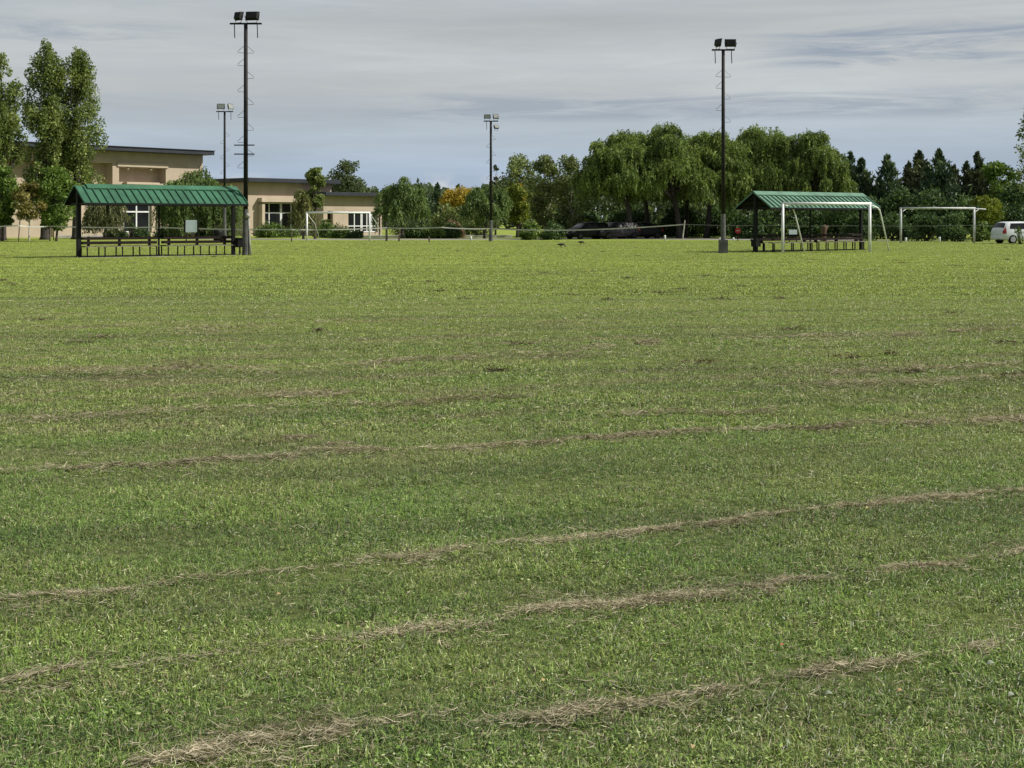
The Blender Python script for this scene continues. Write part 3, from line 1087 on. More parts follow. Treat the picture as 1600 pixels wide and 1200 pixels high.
# ------------------------------------------------------------------ floodlight masts
def floodlight(parent, loc, yaw, pitch, w=0.52, h=0.40):
    m = Matrix.Rotation(yaw, 3, 'Z') @ Matrix.Rotation(pitch, 3, 'X')
    c = Vector(loc) + Vector((0, 0, 0.12 + h / 2))
    mb = MB()
    # housing: shallow tapered box, lens side is -y
    pts = [(-w / 2, -0.07, -h / 2), (w / 2, -0.07, -h / 2), (w / 2, -0.07, h / 2), (-w / 2, -0.07, h / 2),
           (-w * .38, 0.10, -h * .36), (w * .38, 0.10, -h * .36), (w * .38, 0.10, h * .36), (-w * .38, 0.10, h * .36)]
    mb.add([c + m @ Vector(p) for p in pts], [(0, 1, 2, 3), (7, 6, 5, 4), (0, 4, 5, 1), (1, 5, 6, 2), (2, 6, 7, 3), (3, 7, 4, 0)])
    ho = mb.build('lamp_housing', M['housing'], parent)
    mb = MB()
    mb.box(c + m @ Vector((0, -0.075, 0)), (w * 0.86, 0.012, h * 0.84), m)
    mb.build('lens', M['lens'], ho)
    mb = MB()
    rz_ = Matrix.Rotation(yaw, 3, 'Z')
    mb.tube([c + m @ Vector((-w / 2 - 0.02, 0, 0)), Vector(loc) + rz_ @ Vector((-w * 0.32, 0, 0.0)), Vector(loc) + rz_ @ Vector((w * 0.32, 0, 0.0)),
             c + m @ Vector((w / 2 + 0.02, 0, 0))], 0.014, 6)
    mb.build('bracket', M['housing'], ho)


def mast(label, px, d, ytop, lights, rungs, cross=(), sleeve=2.0, r0=0.12, hangers=(-0.72, 0.72), arm=0.85, armrot=0.0, base_box=False, conduit=False):
    root = thing('floodlight_mast', label, 'lamp post', (X(px, d), d, 0), 0, 'floodlight masts around the pitch')
    zt = Hh(ytop, d)
    mb = MB()
    mb.tube([(0, 0, sleeve - 0.05), (0, 0, zt * 0.6), (0, 0, zt)], [r0, r0 * 0.92, r0 * 0.82], 12)
    mb.build('pole', M['pole'], root, True)
    mb = MB()
    if base_box:
        mb.box((0, 0, 0.32), (0.40, 0.40, 0.66))
        mb.tube([(0, 0, 0.65), (0, 0, sleeve)], [r0 * 1.35, r0 * 1.15], 12)
    else:
        mb.tube([(0, 0, -0.05), (0, 0, 0.5), (0, 0, sleeve)], [r0 * 1.7, r0 * 1.45, r0 * 1.2], 12)
    mb.build('base', M['concrete_dark'], root, False)
    ca, sa = math.cos(armrot), math.sin(armrot)
    mb = MB()
    mb.bar((-arm * ca, -arm * sa, zt + 0.03), (arm * ca, arm * sa, zt + 0.03), 0.10, 0.07)
    mb.build('crossbar', M['dark_steel'], root)
    for h in hangers:
        mb = MB()
        mb.bar((h * arm * ca, h * arm * sa, zt - 0.01), (h * arm * ca + 0.02, h * arm * sa, zt - 0.62), 0.035, 0.035)
        mb.build('hanger', M['dark_steel'], root)
    for (u, yaw, pitch, w, h) in lights:
        dz = 0
        if h < 0:
            h, dz = -h, -0.75
        floodlight(root, (u * ca, u * sa, zt + 0.07 + dz), yaw, pitch, w, h)
    # bent rod climbing steps, alternating sides
    for i, (z, sgn) in enumerate(rungs):
        mb = MB()
        x0 = sgn * r0 * 0.8
        mb.tube([(x0, 0, z), (sgn * (r0 + 0.26), -0.03, z - 0.24), (sgn * (r0 + 0.25), 0.0, z - 0.30), (x0, 0.02, z - 0.31)], 0.010, 5)
        mb.build('climbing_step', M['rod'], root)
    for z in cross:
        mb = MB()
        mb.bar((-0.5, -0.13, z), (0.42, -0.13, z), 0.05, 0.05)
        mb.build('cross_arm', M['dark_steel'], root)
    if conduit:
        mb = MB()
        pts = [(0.21, -0.05, 0.02), (0.19, -0.05, 0.6), (0.15, -0.05, 1.2), (0.14, -0.05, 1.75)]
        mb.tube(pts, [0.07, 0.045, 0.04, 0.04], 8)
        mb.build('conduit', M['concrete'], root, True)
        mb = MB()
        mb.tube([(0.02, -0.15, 1.74), (0.12, -0.16, 1.82), (0.22, -0.15, 1.74)], [0.08, 0.12, 0.06], 9)
        mb.build('cable_box', M['concrete'], root, True)
    return root


def steps(z0, z1, n, first=1):
    return [(z0 + (z1 - z0) * i / (n - 1), first if i % 2 == 0 else -first) for i in range(n)]


z1 = lambda y, d: Hh(y, d)
D1, D2, D3, D4 = 61.0, 64.8, 107.0, 101.5
mast('tallest dark floodlight mast with two short cross arms, right of the left shelter', 384, D1, 38,
     [(-0.33, R(148), R(14), 0.46, 0.40), (0.28, R(172), R(14), 0.66, 0.42)],
     [(z1(72, D1), -1), (z1(72.5, D1), 1), (z1(92, D1), -1), (z1(112, D1), 1), (z1(133, D1), -1), (z1(153, D1), 1), (z1(173, D1), -1), (z1(193, D1), 1), (z1(212, D1), -1), (z1(233, D1), 1), (z1(252, D1), -1)],
     cross=(z1(227, D1), z1(241, D1)), sleeve=2.1, r0=0.105, arm=0.72, conduit=True)
mast('dark floodlight mast on square concrete foot between willows and right shelter', 1130, D2, 79,
     [(-0.25, R(112), R(10), 0.44, 0.40), (0.36, R(180), R(4), 0.56, 0.38)],
     [(z1(110, D2), -1), (z1(110.5, D2), 1), (z1(128, D2), -1), (z1(145, D2), 1), (z1(163, D2), -1), (z1(181, D2), 1), (z1(199, D2), -1)],
     sleeve=1.9, r0=0.095, arm=0.55, base_box=True)
mast('slim distant floodlight mast with two pale lamps rising behind the left shelter', 351, D3, 175,
     [(-0.30, R(8), R(-18), 0.62, 0.46), (0.45, R(50), R(-18), 0.50, 0.46)], steps(8.6, 5.0, 7), sleeve=2.6, r0=0.10, arm=0.68)
mast('distant floodlight mast with three pale lamps in the centre', 767, D4, 190,
     [(-0.27, R(3), R(-12), 0.50, 0.34), (0.36, R(25), R(-30), 0.46, 0.38), (0.40, R(35), R(-35), 0.40, -0.32)], steps(8.0, 3.2, 9), sleeve=1.6, r0=0.10, arm=0.55, hangers=(-0.6,))


# ------------------------------------------------------------------ goals
def goal(label, pl, pr, h, off, style, r=0.06, mat='white_paint'):
    """pl, pr ground points of the posts (world), off the offset of the rear feet"""
    o = Vector((pl[0], pl[1], 0))
    root = thing('goal_frame', label, 'goal', o, 0, 'white goal frames without nets')
    a, b = Vector((0, 0, 0)), Vector((pr[0], pr[1], 0)) - o
    off = Vector((off[0], off[1], 0))
    for p in (a, b):
        mb = MB()
        mb.tube([p - Vector((0, 0, 0.1)), p + Vector((0, 0, h))], r, 10)
        mb.build('goal_post', M[mat], root, True)
    mb = MB()
    dd = (b - a).normalized() * r
    mb.tube([a + Vector((0, 0, h)) - dd, b + Vector((0, 0, h)) + dd], r, 10)
    mb.build('crossbar', M[mat], root, True)
    for p in (a, b):
        mb = MB()
        if style == 'bent':
            mb.tube([p + Vector((0, 0, h - 0.04)), p + off * 0.40 + Vector((0, 0, h - 0.20)), p + off * 0.50 + Vector((0, 0, h - 0.32)),
                     p + off * 0.58 + Vector((0, 0, h - 0.62)), p + off + Vector((0, 0, -0.05))], 0.038, 8)
        elif style == 'arm':
            mb.tube([p + Vector((0, 0, h - 0.02)), p + off + Vector((0, 0, h - 0.06))], 0.04, 8)
            mb.tube([p + Vector((0, 0, h - 0.32)), p + off * 0.42 + Vector((0, 0, h - 0.05))], 0.03, 8)
        else:
            mb.tube([p + Vector((0, 0, h - 0.05)), p + off * 0.6 + Vector((0, 0, h * 0.62)), p + off + Vector((0, 0, 0))], 0.02, 8)
        mb.build('rear_stay', M[mat], root, True)
    return root


goal('white goal frame with bent rear stays in front of the right shelter', (X(1223, 66.0), 66.0), (X(1359, 67.0), 67.0), 2.42, (1.42, 1.6), 'bent', 0.072)
goal('white goal frame with top side arms before the dark hedge', (X(1407.5, 92), 92), (X(1522, 92.5), 92.5), 2.42, (1.15, 1.0), 'arm', 0.075, 'white_worn')
goal('small far white goal frame before the low beige wing', (X(479.5, 99), 99), (X(577.5, 99.8), 99.8), 2.16, (0.75, 1.6), 'plain', 0.072)


# ------------------------------------------------------------------ fence line: posts, tape, wire
FP = 'posts of the tape fence'


def fence_post(label, px, d, ytop, r, mat, lean=0.0, sq=True):
    z = Hh(ytop, d)
    root = thing('fence_post', label, 'post', (X(px, d), d, 0), 0.3, FP)
    mb = MB()
    if sq:
        mb.bar((0, 0, -0.1), (lean, 0, z), r * 2, r * 2)
    else:
        mb.tube([(0, 0, -0.1), (lean * 0.5, 0, z * 0.5), (lean, 0, z)], [r, r * 0.95, r * 0.8], 8)
    mb.build('stake', M[mat], root)
    mb = MB()
    mb.tube([(lean * 0.62 - r * 1.3, -r * 1.6, z * 0.62), (lean * 0.62, -r * 1.75, z * 0.62 + 0.01), (lean * 0.62 + r * 1.3, -r * 1.6, z * 0.62)], 0.012, 6)
    mb.build('tie', M['wire'], root)


fence_post('thin rusty post standing left of the small olive tree', 28.5, 97, 341, 0.035, 'rust', 0.12)
fence_post('dark post under the bright green tree by the parked sign', 78, 100, 350, 0.05, 'rust')
fence_post('short dark post left of the small far goal', 455.5, 99, 358, 0.04, 'rust')
fence_post('dark stout post right of the far goal beside the weeping willow', 604, 101, 347, 0.07, 'bark_dark')
fence_post('dark leaning post under the right skirts of the far willow', 623, 100, 360, 0.055, 'rust', 0.1)
fence_post('very short dark post before the juniper mound', 670.5, 98, 369, 0.045, 'rust')
fence_post('tall pale leaning post right of the dark cars', 1066, 100, 344, 0.05, 'post_pale', 0.22, False)


def ribbon(name, label, cat, pts, w, mat):
    """flat band hung between points"""
    mb = MB()
    vs, fs = [], []
    for (p, y, d) in pts:
        x, z = X(p, d), Hh(y, d)
        vs += [(x, d, z - w / 2), (x, d, z + w / 2), (x, d + 0.006, z + w / 2), (x, d + 0.006, z - w / 2)]
    for i in range(len(pts) - 1):
        a, b = 4 * i, 4 * i + 4
        for k in range(4):
            k2 = (k + 1) % 4
            fs.append((a + k, b + k, b + k2, a + k2))
    mb.add(vs, fs)
    return tag(mb.build(name, M[mat]), label, cat)


def sag(pts, k=8, amt=1.2):
    out = []
    for (a, b) in zip(pts[:-1], pts[1:]):
        for i in range(k):
            t = i / k
            out.append(tuple(a[j] + (b[j] - a[j]) * t + (amt * 4 * t * (1 - t) if j == 1 else 0) for j in range(3)))
    out.append(pts[-1])
    return out


ribbon('barrier_tape', 'white barrier tape strung across behind the pitch from left edge', 'tape',
       sag([(-60, 353, 97), (29, 352.5, 96.9), (78, 353.5, 99.8), (240, 355, 99.5), (455, 358.8, 98.9), (604, 356.0, 100.8), (690, 355.2, 100.5), (765, 357.2, 101.2), (900, 359.5, 100.5), (1071, 350.5, 99.9)]), 0.085, 'tape')
ribbon('fence_wire', 'thin grey wire running right from the pale leaning post', 'wire',
       sag([(1071, 350.5, 99.95), (1200, 352, 99), (1330, 352.5, 97), (1500, 352, 94.5), (1640, 350, 92)], 6, 1.0), 0.03, 'wire')


def bollard(label, px, d, h, r=0.075, mat='white_paint'):
    root = thing('bollard', label, 'bollard', (X(px, d), d, 0), 0, 'small white stubs along the drive')
    mb = MB()
    mb.tube([(0, 0, -0.05), (0, 0, h * 0.85), (0, 0, h)], [r, r, r * 0.7], 10)
    mb.build('stub', M[mat], root, True)


bollard('small white stub left of the central floodlight mast', 736, 103, 0.36)
bollard('white stub right of the dark cars, under the willows', 1039, 106, 0.42)
bollard('tiny white stub beside the mast with square foot', 1146, 105, 0.24)
bollard('tiny white stub left of that mast foot', 1125, 106, 0.22)
bollard('pale stub inside the hedge goal near its left post', 1415.5, 96, 0.36)
bollard('pale stub in the middle of the hedge goal', 1468, 96, 0.40)


def board_sign(name, label, cat, px, d, w, h, zc, mat, posts=True, rim=None):
    root = thing(name, label, cat, (X(px, d), d, 0), 0)
    mb = MB()
    mb.box((0, 0, zc), (w, 0.03, h))
    mb.build('panel', M[mat], root, bevel=0.005)
    for sx in (-1, 1):
        mb = MB()
        mb.box((sx * (w / 2 - 0.03), 0.045, (zc + h / 2) / 2), (0.06, 0.05, zc + h / 2 + 0.02))
        mb.build('sign_post', M['dark_steel'], root)
    if rim:
        mb = MB()
        for sx in (-1, 1):
            mb.box((sx * (w / 2 + 0.06), -0.005, zc), (0.10, 0.05, h + 0.05))
        mb.build('side_trim', M[rim], root)


board_sign('notice_board', 'pale grey blank notice board seen through the left shelter', 'sign', 299, 96, 0.82, 0.86, Hh(353.5, 96), 'board', rim='dark_steel')
board_sign('notice_board', 'small white board under the roof of the right shelter', 'sign', 1239, 97, 0.58, 0.36, Hh(363, 97), 'board')
board_sign('notice_board', 'white sign by the trunk at the left picture edge', 'sign', 1, 100, 0.42, 0.46, Hh(352, 100), 'white_worn')
board_sign('notice_board', 'tiny white plate hung behind the bright green tree', 'sign', 86, 104, 0.30, 0.2, Hh(352.5, 104), 'white_worn')

# red octagonal road sign
root = thing('road_sign', 'small red octagonal road sign in the shade left of right shelter', 'sign', (X(1153, 103), 103, 0), 0)
mb = MB()
zc = Hh(360.5, 103)
mb.prism([(0.23 * math.cos(R(22.5 + 45 * i)), zc + 0.23 * math.sin(R(22.5 + 45 * i))) for i in range(8)], -0.012, 0.012)
pl = mb.build('sign_face', M['red_sign'], root)
mb = MB()
mb.box((0, -0.016, zc), (0.24, 0.004, 0.04))
mb.build('stripe', M['white_worn'], pl)
mb = MB()
mb.tube([(0, 0.04, -0.1), (0, 0.04, zc + 0.2)], 0.03, 8)
mb.build('sign_post', M['dark_steel'], root)

# dark barrel and cut log behind the shelters
root = thing('barrel', 'dark round barrel seen through right half of the left shelter', 'barrel', (X(341, 103), 103, 0), 0)
mb = MB()
mb.tube([(0, 0, 0), (0, 0, 0.3), (0, 0, 0.62), (0, 0, 0.95)], [0.34, 0.38, 0.38, 0.34], 14)
mb.build('drum', M['dark_steel'], root, True)
mb = MB()
for z in (0.3, 0.62):
    mb.tube([(0, 0, z - 0.02), (0, 0, z + 0.02)], 0.392, 14)
mb.build('hoop', M['dark_steel'], root)
root = thing('log_stump', 'upright brown tree stump under the right shelter roof', 'stump', (X(1287, 102), 102, 0), 0)
mb = MB()
mb.tube([(0, 0, -0.1), (0, 0, 0.2), (0.02, 0, 0.7), (0.06, 0, 1.05), (0.05, 0, 1.25)], [0.30, 0.22, 0.19, 0.24, 0.10], 12)
mb.build('wood', M['log'], root, True)
mb = MB()
mb.tube([(0.15, 0, 0.85), (0.35, 0.05, 1.2)], [0.09, 0.06], 8)
mb.build('branch_stub', M['log'], root, True)


# ------------------------------------------------------------------ cars
def make_car(name, label, loc, rz, paint, hatch=True, lng=4.0, hgt=1.5, group=None):
    """length along +x = front; lofted body with glass patches set proud"""
    root = thing(name, label, 'car', loc, rz, group)
    hl, W = lng / 2, 0.86
    # stations from rear to front: x, bottom, belt, roof, half width
    if hatch:
        st = [(-hl, 0.42, 0.80, 0.86, 0.70), (-hl + 0.07, 0.30, 0.92, 1.02, 0.80), (-hl + 0.30, 0.24, 0.97, 1.40, 0.84), (-hl + 0.62, 0.22, 0.97, 1.48, W),
              (-0.2, 0.20, 0.95, 1.50, W), (0.35, 0.20, 0.93, 1.46, W), (0.62, 0.20, 0.93, 1.36, W), (hl - 0.85, 0.20, 0.92, 1.0, W),
              (hl - 0.45, 0.20, 0.86, 0.90, 0.84), (hl - 0.10, 0.24, 0.70, 0.76, 0.76), (hl, 0.34, 0.56, 0.60, 0.64)]
    else:
        st = [(-hl, 0.40, 0.80, 0.86, 0.68), (-hl + 0.10, 0.28, 0.90, 0.97, 0.80), (-hl + 0.55, 0.22, 0.93, 1.05, 0.84), (-hl + 1.15, 0.20, 0.94, 1.38, W),
              (-0.35, 0.20, 0.93, 1.45, W), (0.25, 0.20, 0.92, 1.42, W), (0.55, 0.20, 0.92, 1.32, W), (hl - 0.95, 0.20, 0.90, 0.97, W),
              (hl - 0.45, 0.20, 0.82, 0.86, 0.84), (hl - 0.10, 0.24, 0.66, 0.72, 0.74), (hl, 0.34, 0.54, 0.58, 0.62)]
    k = hgt / 1.5
    st = np.array(st)
    st[:, 1:4] *= k

    def ring(x):
        z0, zb, zr, w = (np.interp(x, st[:, 0], st[:, i]) for i in (1, 2, 3, 4))
        f = min(1.0, max(0.0, (zr - zb) / (0.42 * k)))
        wr = w * (0.97 - 0.24 * f)
        half = [(w * 0.93, z0), (w, z0 + 0.12), (w * 1.005, z0 + (zb - z0) * 0.55), (w * 0.975, zb), (wr, zr - 0.05), (wr * 0.86, zr), (wr * 0.4, zr + 0.018)]
        return [(y, z) for (y, z) in half] + [(-y, z) for (y, z) in half[::-1]]

    xs = sorted(set(list(st[:, 0]) + list(np.linspace(-hl, hl, 17))))
    mb = MB()
    rings = [ring(x) for x in xs]
    n = len(rings[0])
    vs = [(x, y, z) for x, r_ in zip(xs, rings) for (y, z) in r_]
    fs = []
    for i in range(len(xs) - 1):
        for j in range(n):
            j2 = (j + 1) % n
            fs.append((i * n + j, i * n + j2, (i + 1) * n + j2, (i + 1) * n + j))
    fs += [tuple(range(n)), tuple(range((len(xs) - 1) * n, len(xs) * n))]
    mb.add(vs, fs)
    body = mb.build('body', paint, root, True)

    def patch(nm, xa, xb, ja, jb, mat, off=0.006, slope=(0, 0), steps_=6, par=root):
        """piece of the loft between ring positions ja..jb, pushed out a little; slope shifts xa/xb at the top edge"""
        m = MB()
        jn = 4
        grid = []
        for a in range(steps_ + 1):
            t = a / steps_
            for b in range(jn + 1):
                s = b / jn
                x = (xa + slope[0] * s) * (1 - t) + (xb + slope[1] * s) * t
                jj = ja + (jb - ja) * s
                r_ = ring(x)
                i0 = min(int(jj), len(r_) - 2)
                fr = jj - i0
                y = r_[i0][0] * (1 - fr) + r_[i0 + 1][0] * fr
                z = r_[i0][1] * (1 - fr) + r_[i0 + 1][1] * fr
                c = np.array([0, 0, 0.8 * k])
                dv = np.array([0, y, (z - c[2]) * 0.8])
                dv = dv / max(1e-6, np.linalg.norm(dv))
                grid.append((x + (off if x > 1.0 else -off if x < -1.2 else 0), y + dv[1] * off, z + dv[2] * off))
        q = []
        for a in range(steps_):
            for b in range(jn):
                i0 = a * (jn + 1) + b
                q.append((i0, i0 + 1, i0 + jn + 2, i0 + jn + 1))
        m.add(grid, q)
        return m.build(nm, mat, par, True)

    rear = -hl + (0.36 if hatch else 1.0)
    for (ja, jb) in ((3.08, 3.9), (9.92, 9.1)):
        patch('side_window', rear + 0.12, -0.08, ja, jb, M['car_glass'], slope=(0.16, 0))
        patch('side_window', 0.0, 0.86, ja, jb, M['car_glass'], slope=(0, -0.36))
    patch('windscreen', 0.66, hl - 0.92, 4.5, 8.5, M['car_glass'], 0.01)
    if hatch:
        patch('rear_window', -hl + 0.11, -hl + 0.32, 4.3, 8.7, M['car_glass'], 0.012)
    else:
        patch('rear_window', -hl + 0.62, -hl + 1.12, 4.4, 8.6, M['car_glass'], 0.012)
    for (ja, jb) in ((2.2, 3.6), (10.8, 9.4)):
        patch('tail_light', -hl + 0.015, -hl + 0.24, ja, jb, M['red_lens'], 0.010)
    for (ja, jb) in ((2.6, 4.6), (10.4, 8.4)):
        patch('headlight', hl - 0.30, hl - 0.06, ja, jb, M['clear_lens'], 0.010)
    for xx in (-hl + 0.70, hl - 0.78):
        for sy in (-1, 1):
            mb = MB()
            y0 = sy * (W - 0.17)
            y1 = sy * (W + 0.015)
            mb.tube([(xx, y0, 0.31), (xx, y1 - sy * 0.03, 0.31), (xx, y1, 0.31)], [0.31, 0.31, 0.285], 20)
            ty = mb.build('wheel', M['rubber'], root)
            mb = MB()
            mb.tube([(xx, y1 - sy * 0.05, 0.31), (xx, y1 + sy * 0.004, 0.31)], [0.20, 0.19], 16)
            for q in range(5):
                a = 2 * math.pi * q / 5
                mb.bar((xx, y1 + sy * 0.006, 0.31), (xx + 0.21 * math.cos(a), y1 + sy * 0.006, 0.31 + 0.21 * math.sin(a)), 0.05, 0.02, (0, 1, 0))
            mb.build('rim', M['alloy_bright'] if paint is M['car_white'] else M['alloy'], ty)
    for sy in (-1, 1):
        mb = MB()
        mb.box((0.82, sy * (W + 0.07), 0.98 * k), (0.12, 0.18, 0.12))
        mb.build('mirror', paint, root, bevel=0.02)
    mb = MB()
    mb.box((-hl + 0.02, 0, 0.40), (0.09, 1.36, 0.20))
    mb.build('rear_bumper', paint, root, bevel=0.03)
    mb = MB()
    mb.box((hl - 0.02, 0, 0.38), (0.10, 1.22, 0.20))
    mb.build('front_bumper', paint, root, bevel=0.03)
    for sy in (-1, 1):
        mb = MB()
        mb.box((-0.28, sy * (W + 0.004), 0.80 * k), (0.16, 0.03, 0.03))
        mb.box((0.62, sy * (W + 0.004), 0.80 * k), (0.16, 0.03, 0.03))
        mb.build('door_handle', M['dark_steel'], root)
    return root


GC = 'dark cars parked under the willows'
make_car('parked_car', 'black car with sloping nose, leftmost of the dark cars under the willows', (X(917, 113), 113, 0), R(212), M['car_black'], True, 4.0, 1.42, GC)
make_car('parked_car', 'charcoal car in the middle of the dark row under the willows', (X(962, 114), 114, 0), R(210), M['car_grey'], True, 4.1, 1.46, GC)
make_car('parked_car', 'black saloon car, rightmost of the dark row under the willows', (X(997, 116), 116, 0), R(208), M['car_black'], False, 4.3, 1.45, GC)
make_car('parked_car', 'white hatchback seen from behind at the right picture edge', (X(1596, 91.8), 91.8, 0), R(12), M['car_white'], True, 3.75, 1.50)


# ------------------------------------------------------------------ birds on the grass
def bird(label, px, py, heading, s=1.0, peck=False):
    d = EYE * F / (py - HZ)
    root = thing('bird', label, 'bird', (X(px, d), d, 0), heading, 'dark birds feeding on the pitch')
    mb = MB()
    zb = 0.13
    spine = [(-0.20, 0, zb + 0.03), (-0.13, 0, zb + 0.03), (-0.06, 0, zb + 0.02), (0.02, 0, zb + 0.02), (0.08, 0, zb + 0.04)]
    rad = [0.012, 0.024, 0.052, 0.058, 0.042]
    if peck:
        spine += [(0.12, 0, zb + 0.03), (0.155, 0, zb - 0.01), (0.18, 0, zb - 0.05), (0.20, 0, zb - 0.075)]
    else:
        spine += [(0.105, 0, zb + 0.085), (0.12, 0, zb + 0.125), (0.145, 0, zb + 0.135), (0.175, 0, zb + 0.13)]
    rad += [0.028, 0.026, 0.022, 0.006]
    mb.tube([Vector(p) * s for p in spine], [r * s for r in rad], 10)
    for sy in (-1, 1):
        mb.tube([Vector((0.0, sy * 0.025, zb - 0.02)) * s, Vector((-0.02, sy * 0.028, zb * 0.5)) * s, Vector((0.005, sy * 0.028, 0)) * s], 0.006 * s, 6)
    mb.build('body', M['feather'], root, True)
    for sy in (-1, 1):
        w = MB()
        w.tube([Vector((0.06, sy * 0.045, zb + 0.04)) * s, Vector((-0.03, sy * 0.058, zb + 0.03)) * s, Vector((-0.15, sy * 0.03, zb + 0.025)) * s], [0.02 * s, 0.03 * s, 0.006 * s], 8)
        w.build('wing', M['feather'], root, True)
    return root


bird('dark bird with head down, left one on the pitch before the cars', 877, 387.5, R(-15), 1.35, True)
bird('dark bird standing right of another, below the dark cars', 908, 383, R(-35), 1.3, True)

# ------------------------------------------------------------------ trees and shrubs
POP = lambda t: (0.74 + 0.26 * math.sin(math.pi * min(1, t * 1.1 + 0.05)) + 0.10 * math.sin(17 * t)) * min(1.0, (1.10 - t) * 3.0) ** 0.75
OV = lambda t: math.sin(math.pi * (0.14 + 0.74 * t)) ** 0.7
GP = 'tall poplars before the hall'
broad_tree('poplar_tree', 'tall poplar cut by the left picture edge', 2, 107, 64, 84, 330, 'poplar', 'bark_dark', POP, 85, 15000, 0.115, 11, 0.36, group=GP, upright=0.7, clump=0.25, flat=0.9)
broad_tree('poplar_tree', 'tallest poplar, second from the left edge', 70, 110, 66, 64, 312, 'poplar', 'bark_dark', POP, 100, 19000, 0.115, 12, 0.36, group=GP, upright=0.7, clump=0.25, flat=0.9)
broad_tree('poplar_tree', 'dense poplar nearest the hall roof, right one of three', 119, 112, 78, 78, 305, 'poplar', 'bark_dark', POP, 110, 22500, 0.115, 13, 0.36, group=GP, upright=0.7, clump=0.25, flat=0.9)
broad_tree('small_tree', 'round bright green young tree at left picture edge', 3, 100, 44, 262, 350, 'bright', 'bark', OV, 34, 5200, 0.12, 21, 0.09)
broad_tree('small_tree', 'small olive yellow tree with pale thin trunk under poplars', 45, 99, 46, 288, 344, 'olive', 'bark_pale', OV, 30, 3600, 0.11, 22, 0.06)
broad_tree('small_tree', 'bushy bright green tree left of the left shelter roof', 88, 101, 70, 262, 356, 'bright', 'bark', OV, 48, 8500, 0.12, 23, 0.09)
willow('weeping_willow', 'grey green weeping willow before the hall, left of its glass door', 164, 117, 68, 300, 366, 'willow_grey', 31, 26, 650, trunk_r=0.16, hang=(0.3, 0.75), ln=0.14, wd=0.038, rmin=0.08, rmax=0.20)
shrub('column_shrub', 'narrow upright dark shrub beside the hall glass door', 205.5, 119, 11, 322, 366, 'hedge', 32, 900, 0.1, 9)
willow('weeping_willow', 'broad green weeping willow behind right half of left shelter', 308, 117, 132, 262, 370, 'willow_far', 33, 40, 1500, trunk_r=0.2, hang=(0.3, 0.75), ln=0.15, wd=0.042, rmin=0.08, rmax=0.20, fill=3000)
broad_tree('young_tree', 'young green tree rising before the gap between the beige wings', 492, 114, 28, 262, 326, 'poplar', 'bark', OV, 26, 3400, 0.13, 41, 0.09, clump=0.36)
willow('thin_willow', 'thin brownish weeping tree before the framed entrance', 474, 113, 38, 296, 374, 'willow_dry', 42, 8, 85, trunk_r=0.10, fill=180)
broad_tree('distant_tree', 'airy dark green tree standing behind the low beige wing', 541, 160, 56, 250, 330, 'far', 'bark', OV, 40, 3800, 0.18, 43, 0.16)
willow('weeping_willow', 'weeping willow at right end of the low beige wing', 628, 117, 84, 276, 368, 'willow_far', 51, 34, 800, trunk_r=0.18, hang=(0.12, 0.5), ln=0.14, wd=0.038, rmin=0.08, rmax=0.20)
conifer('distant_conifer', 'slim dark far conifer left of the yellow tree', 684, 160, 20, 288, 'conifer', 61, 0, 2200)
conifer('distant_conifer', 'low dark green far conifer beside the far willow', 664, 158, 26, 300, 'conifer', 62, 2, 2200)
conifer('distant_conifer', 'blunt dark far conifer directly left of the yellow tree', 697, 152, 22, 303, 'conifer_brown', 63, 1, 2200)
broad_tree('autumn_tree', 'golden yellow autumn tree left of the central mast', 722, 148, 58, 290, 350, 'yellow', 'bark', OV, 30, 4200, 0.15, 64, 0.14)
broad_tree('distant_tree', 'dull green tree beneath the golden autumn tree', 705, 138, 70, 322, 366, 'brown', 'bark', OV, 26, 3000, 0.15, 65, 0.12)
willow('weeping_willow', 'green weeping willow standing just behind the central mast', 762, 117, 88, 288, 369, 'willow_far', 52, 34, 800, trunk_px=757, trunk_r=0.12, hang=(0.12, 0.5), ln=0.14, wd=0.038, rmin=0.08, rmax=0.20)
broad_tree('autumn_tree', 'yellow and green autumn tree right of the central mast', 808, 123, 40, 286, 352, 'limegreen', 'bark_dark', OV, 24, 3000, 0.13, 66, 0.13)
broad_tree('autumn_tree', 'small orange yellow treetop right of the central mast', 812, 126, 22, 286, 318, 'yellow', 'bark_dark', OV, 12, 1100, 0.13, 67, 0.1)
broad_tree('distant_tree', 'dark reddish tree partly hidden behind the central mast', 774, 140, 28, 258, 345, 'conifer_brown', 'bark_dark', OV, 20, 1500, 0.15, 68, 0.1)
GT = 'slender pale trunked trees in the centre'
broad_tree('slender_tree', 'tall thin leaved tree right of the autumn yellow tree', 812, 134, 62, 242, 352, 'brown', 'bark_pale', OV, 46, 6000, 0.14, 71, 0.13, group=GT, upright=0.3)
broad_tree('slender_tree', 'slender pale trunked tree above the two round bushes', 852, 131, 52, 243, 358, 'brown', 'bark_pale', OV, 42, 5200, 0.14, 72, 0.13, group=GT, upright=0.3)
broad_tree('slender_tree', 'slender pale trunked tree touching the big willow', 893, 129, 56, 246, 362, 'brown', 'bark_pale', OV, 42, 5200, 0.14, 73, 0.13, group=GT, upright=0.3)
GW = 'big willows behind the dark cars'
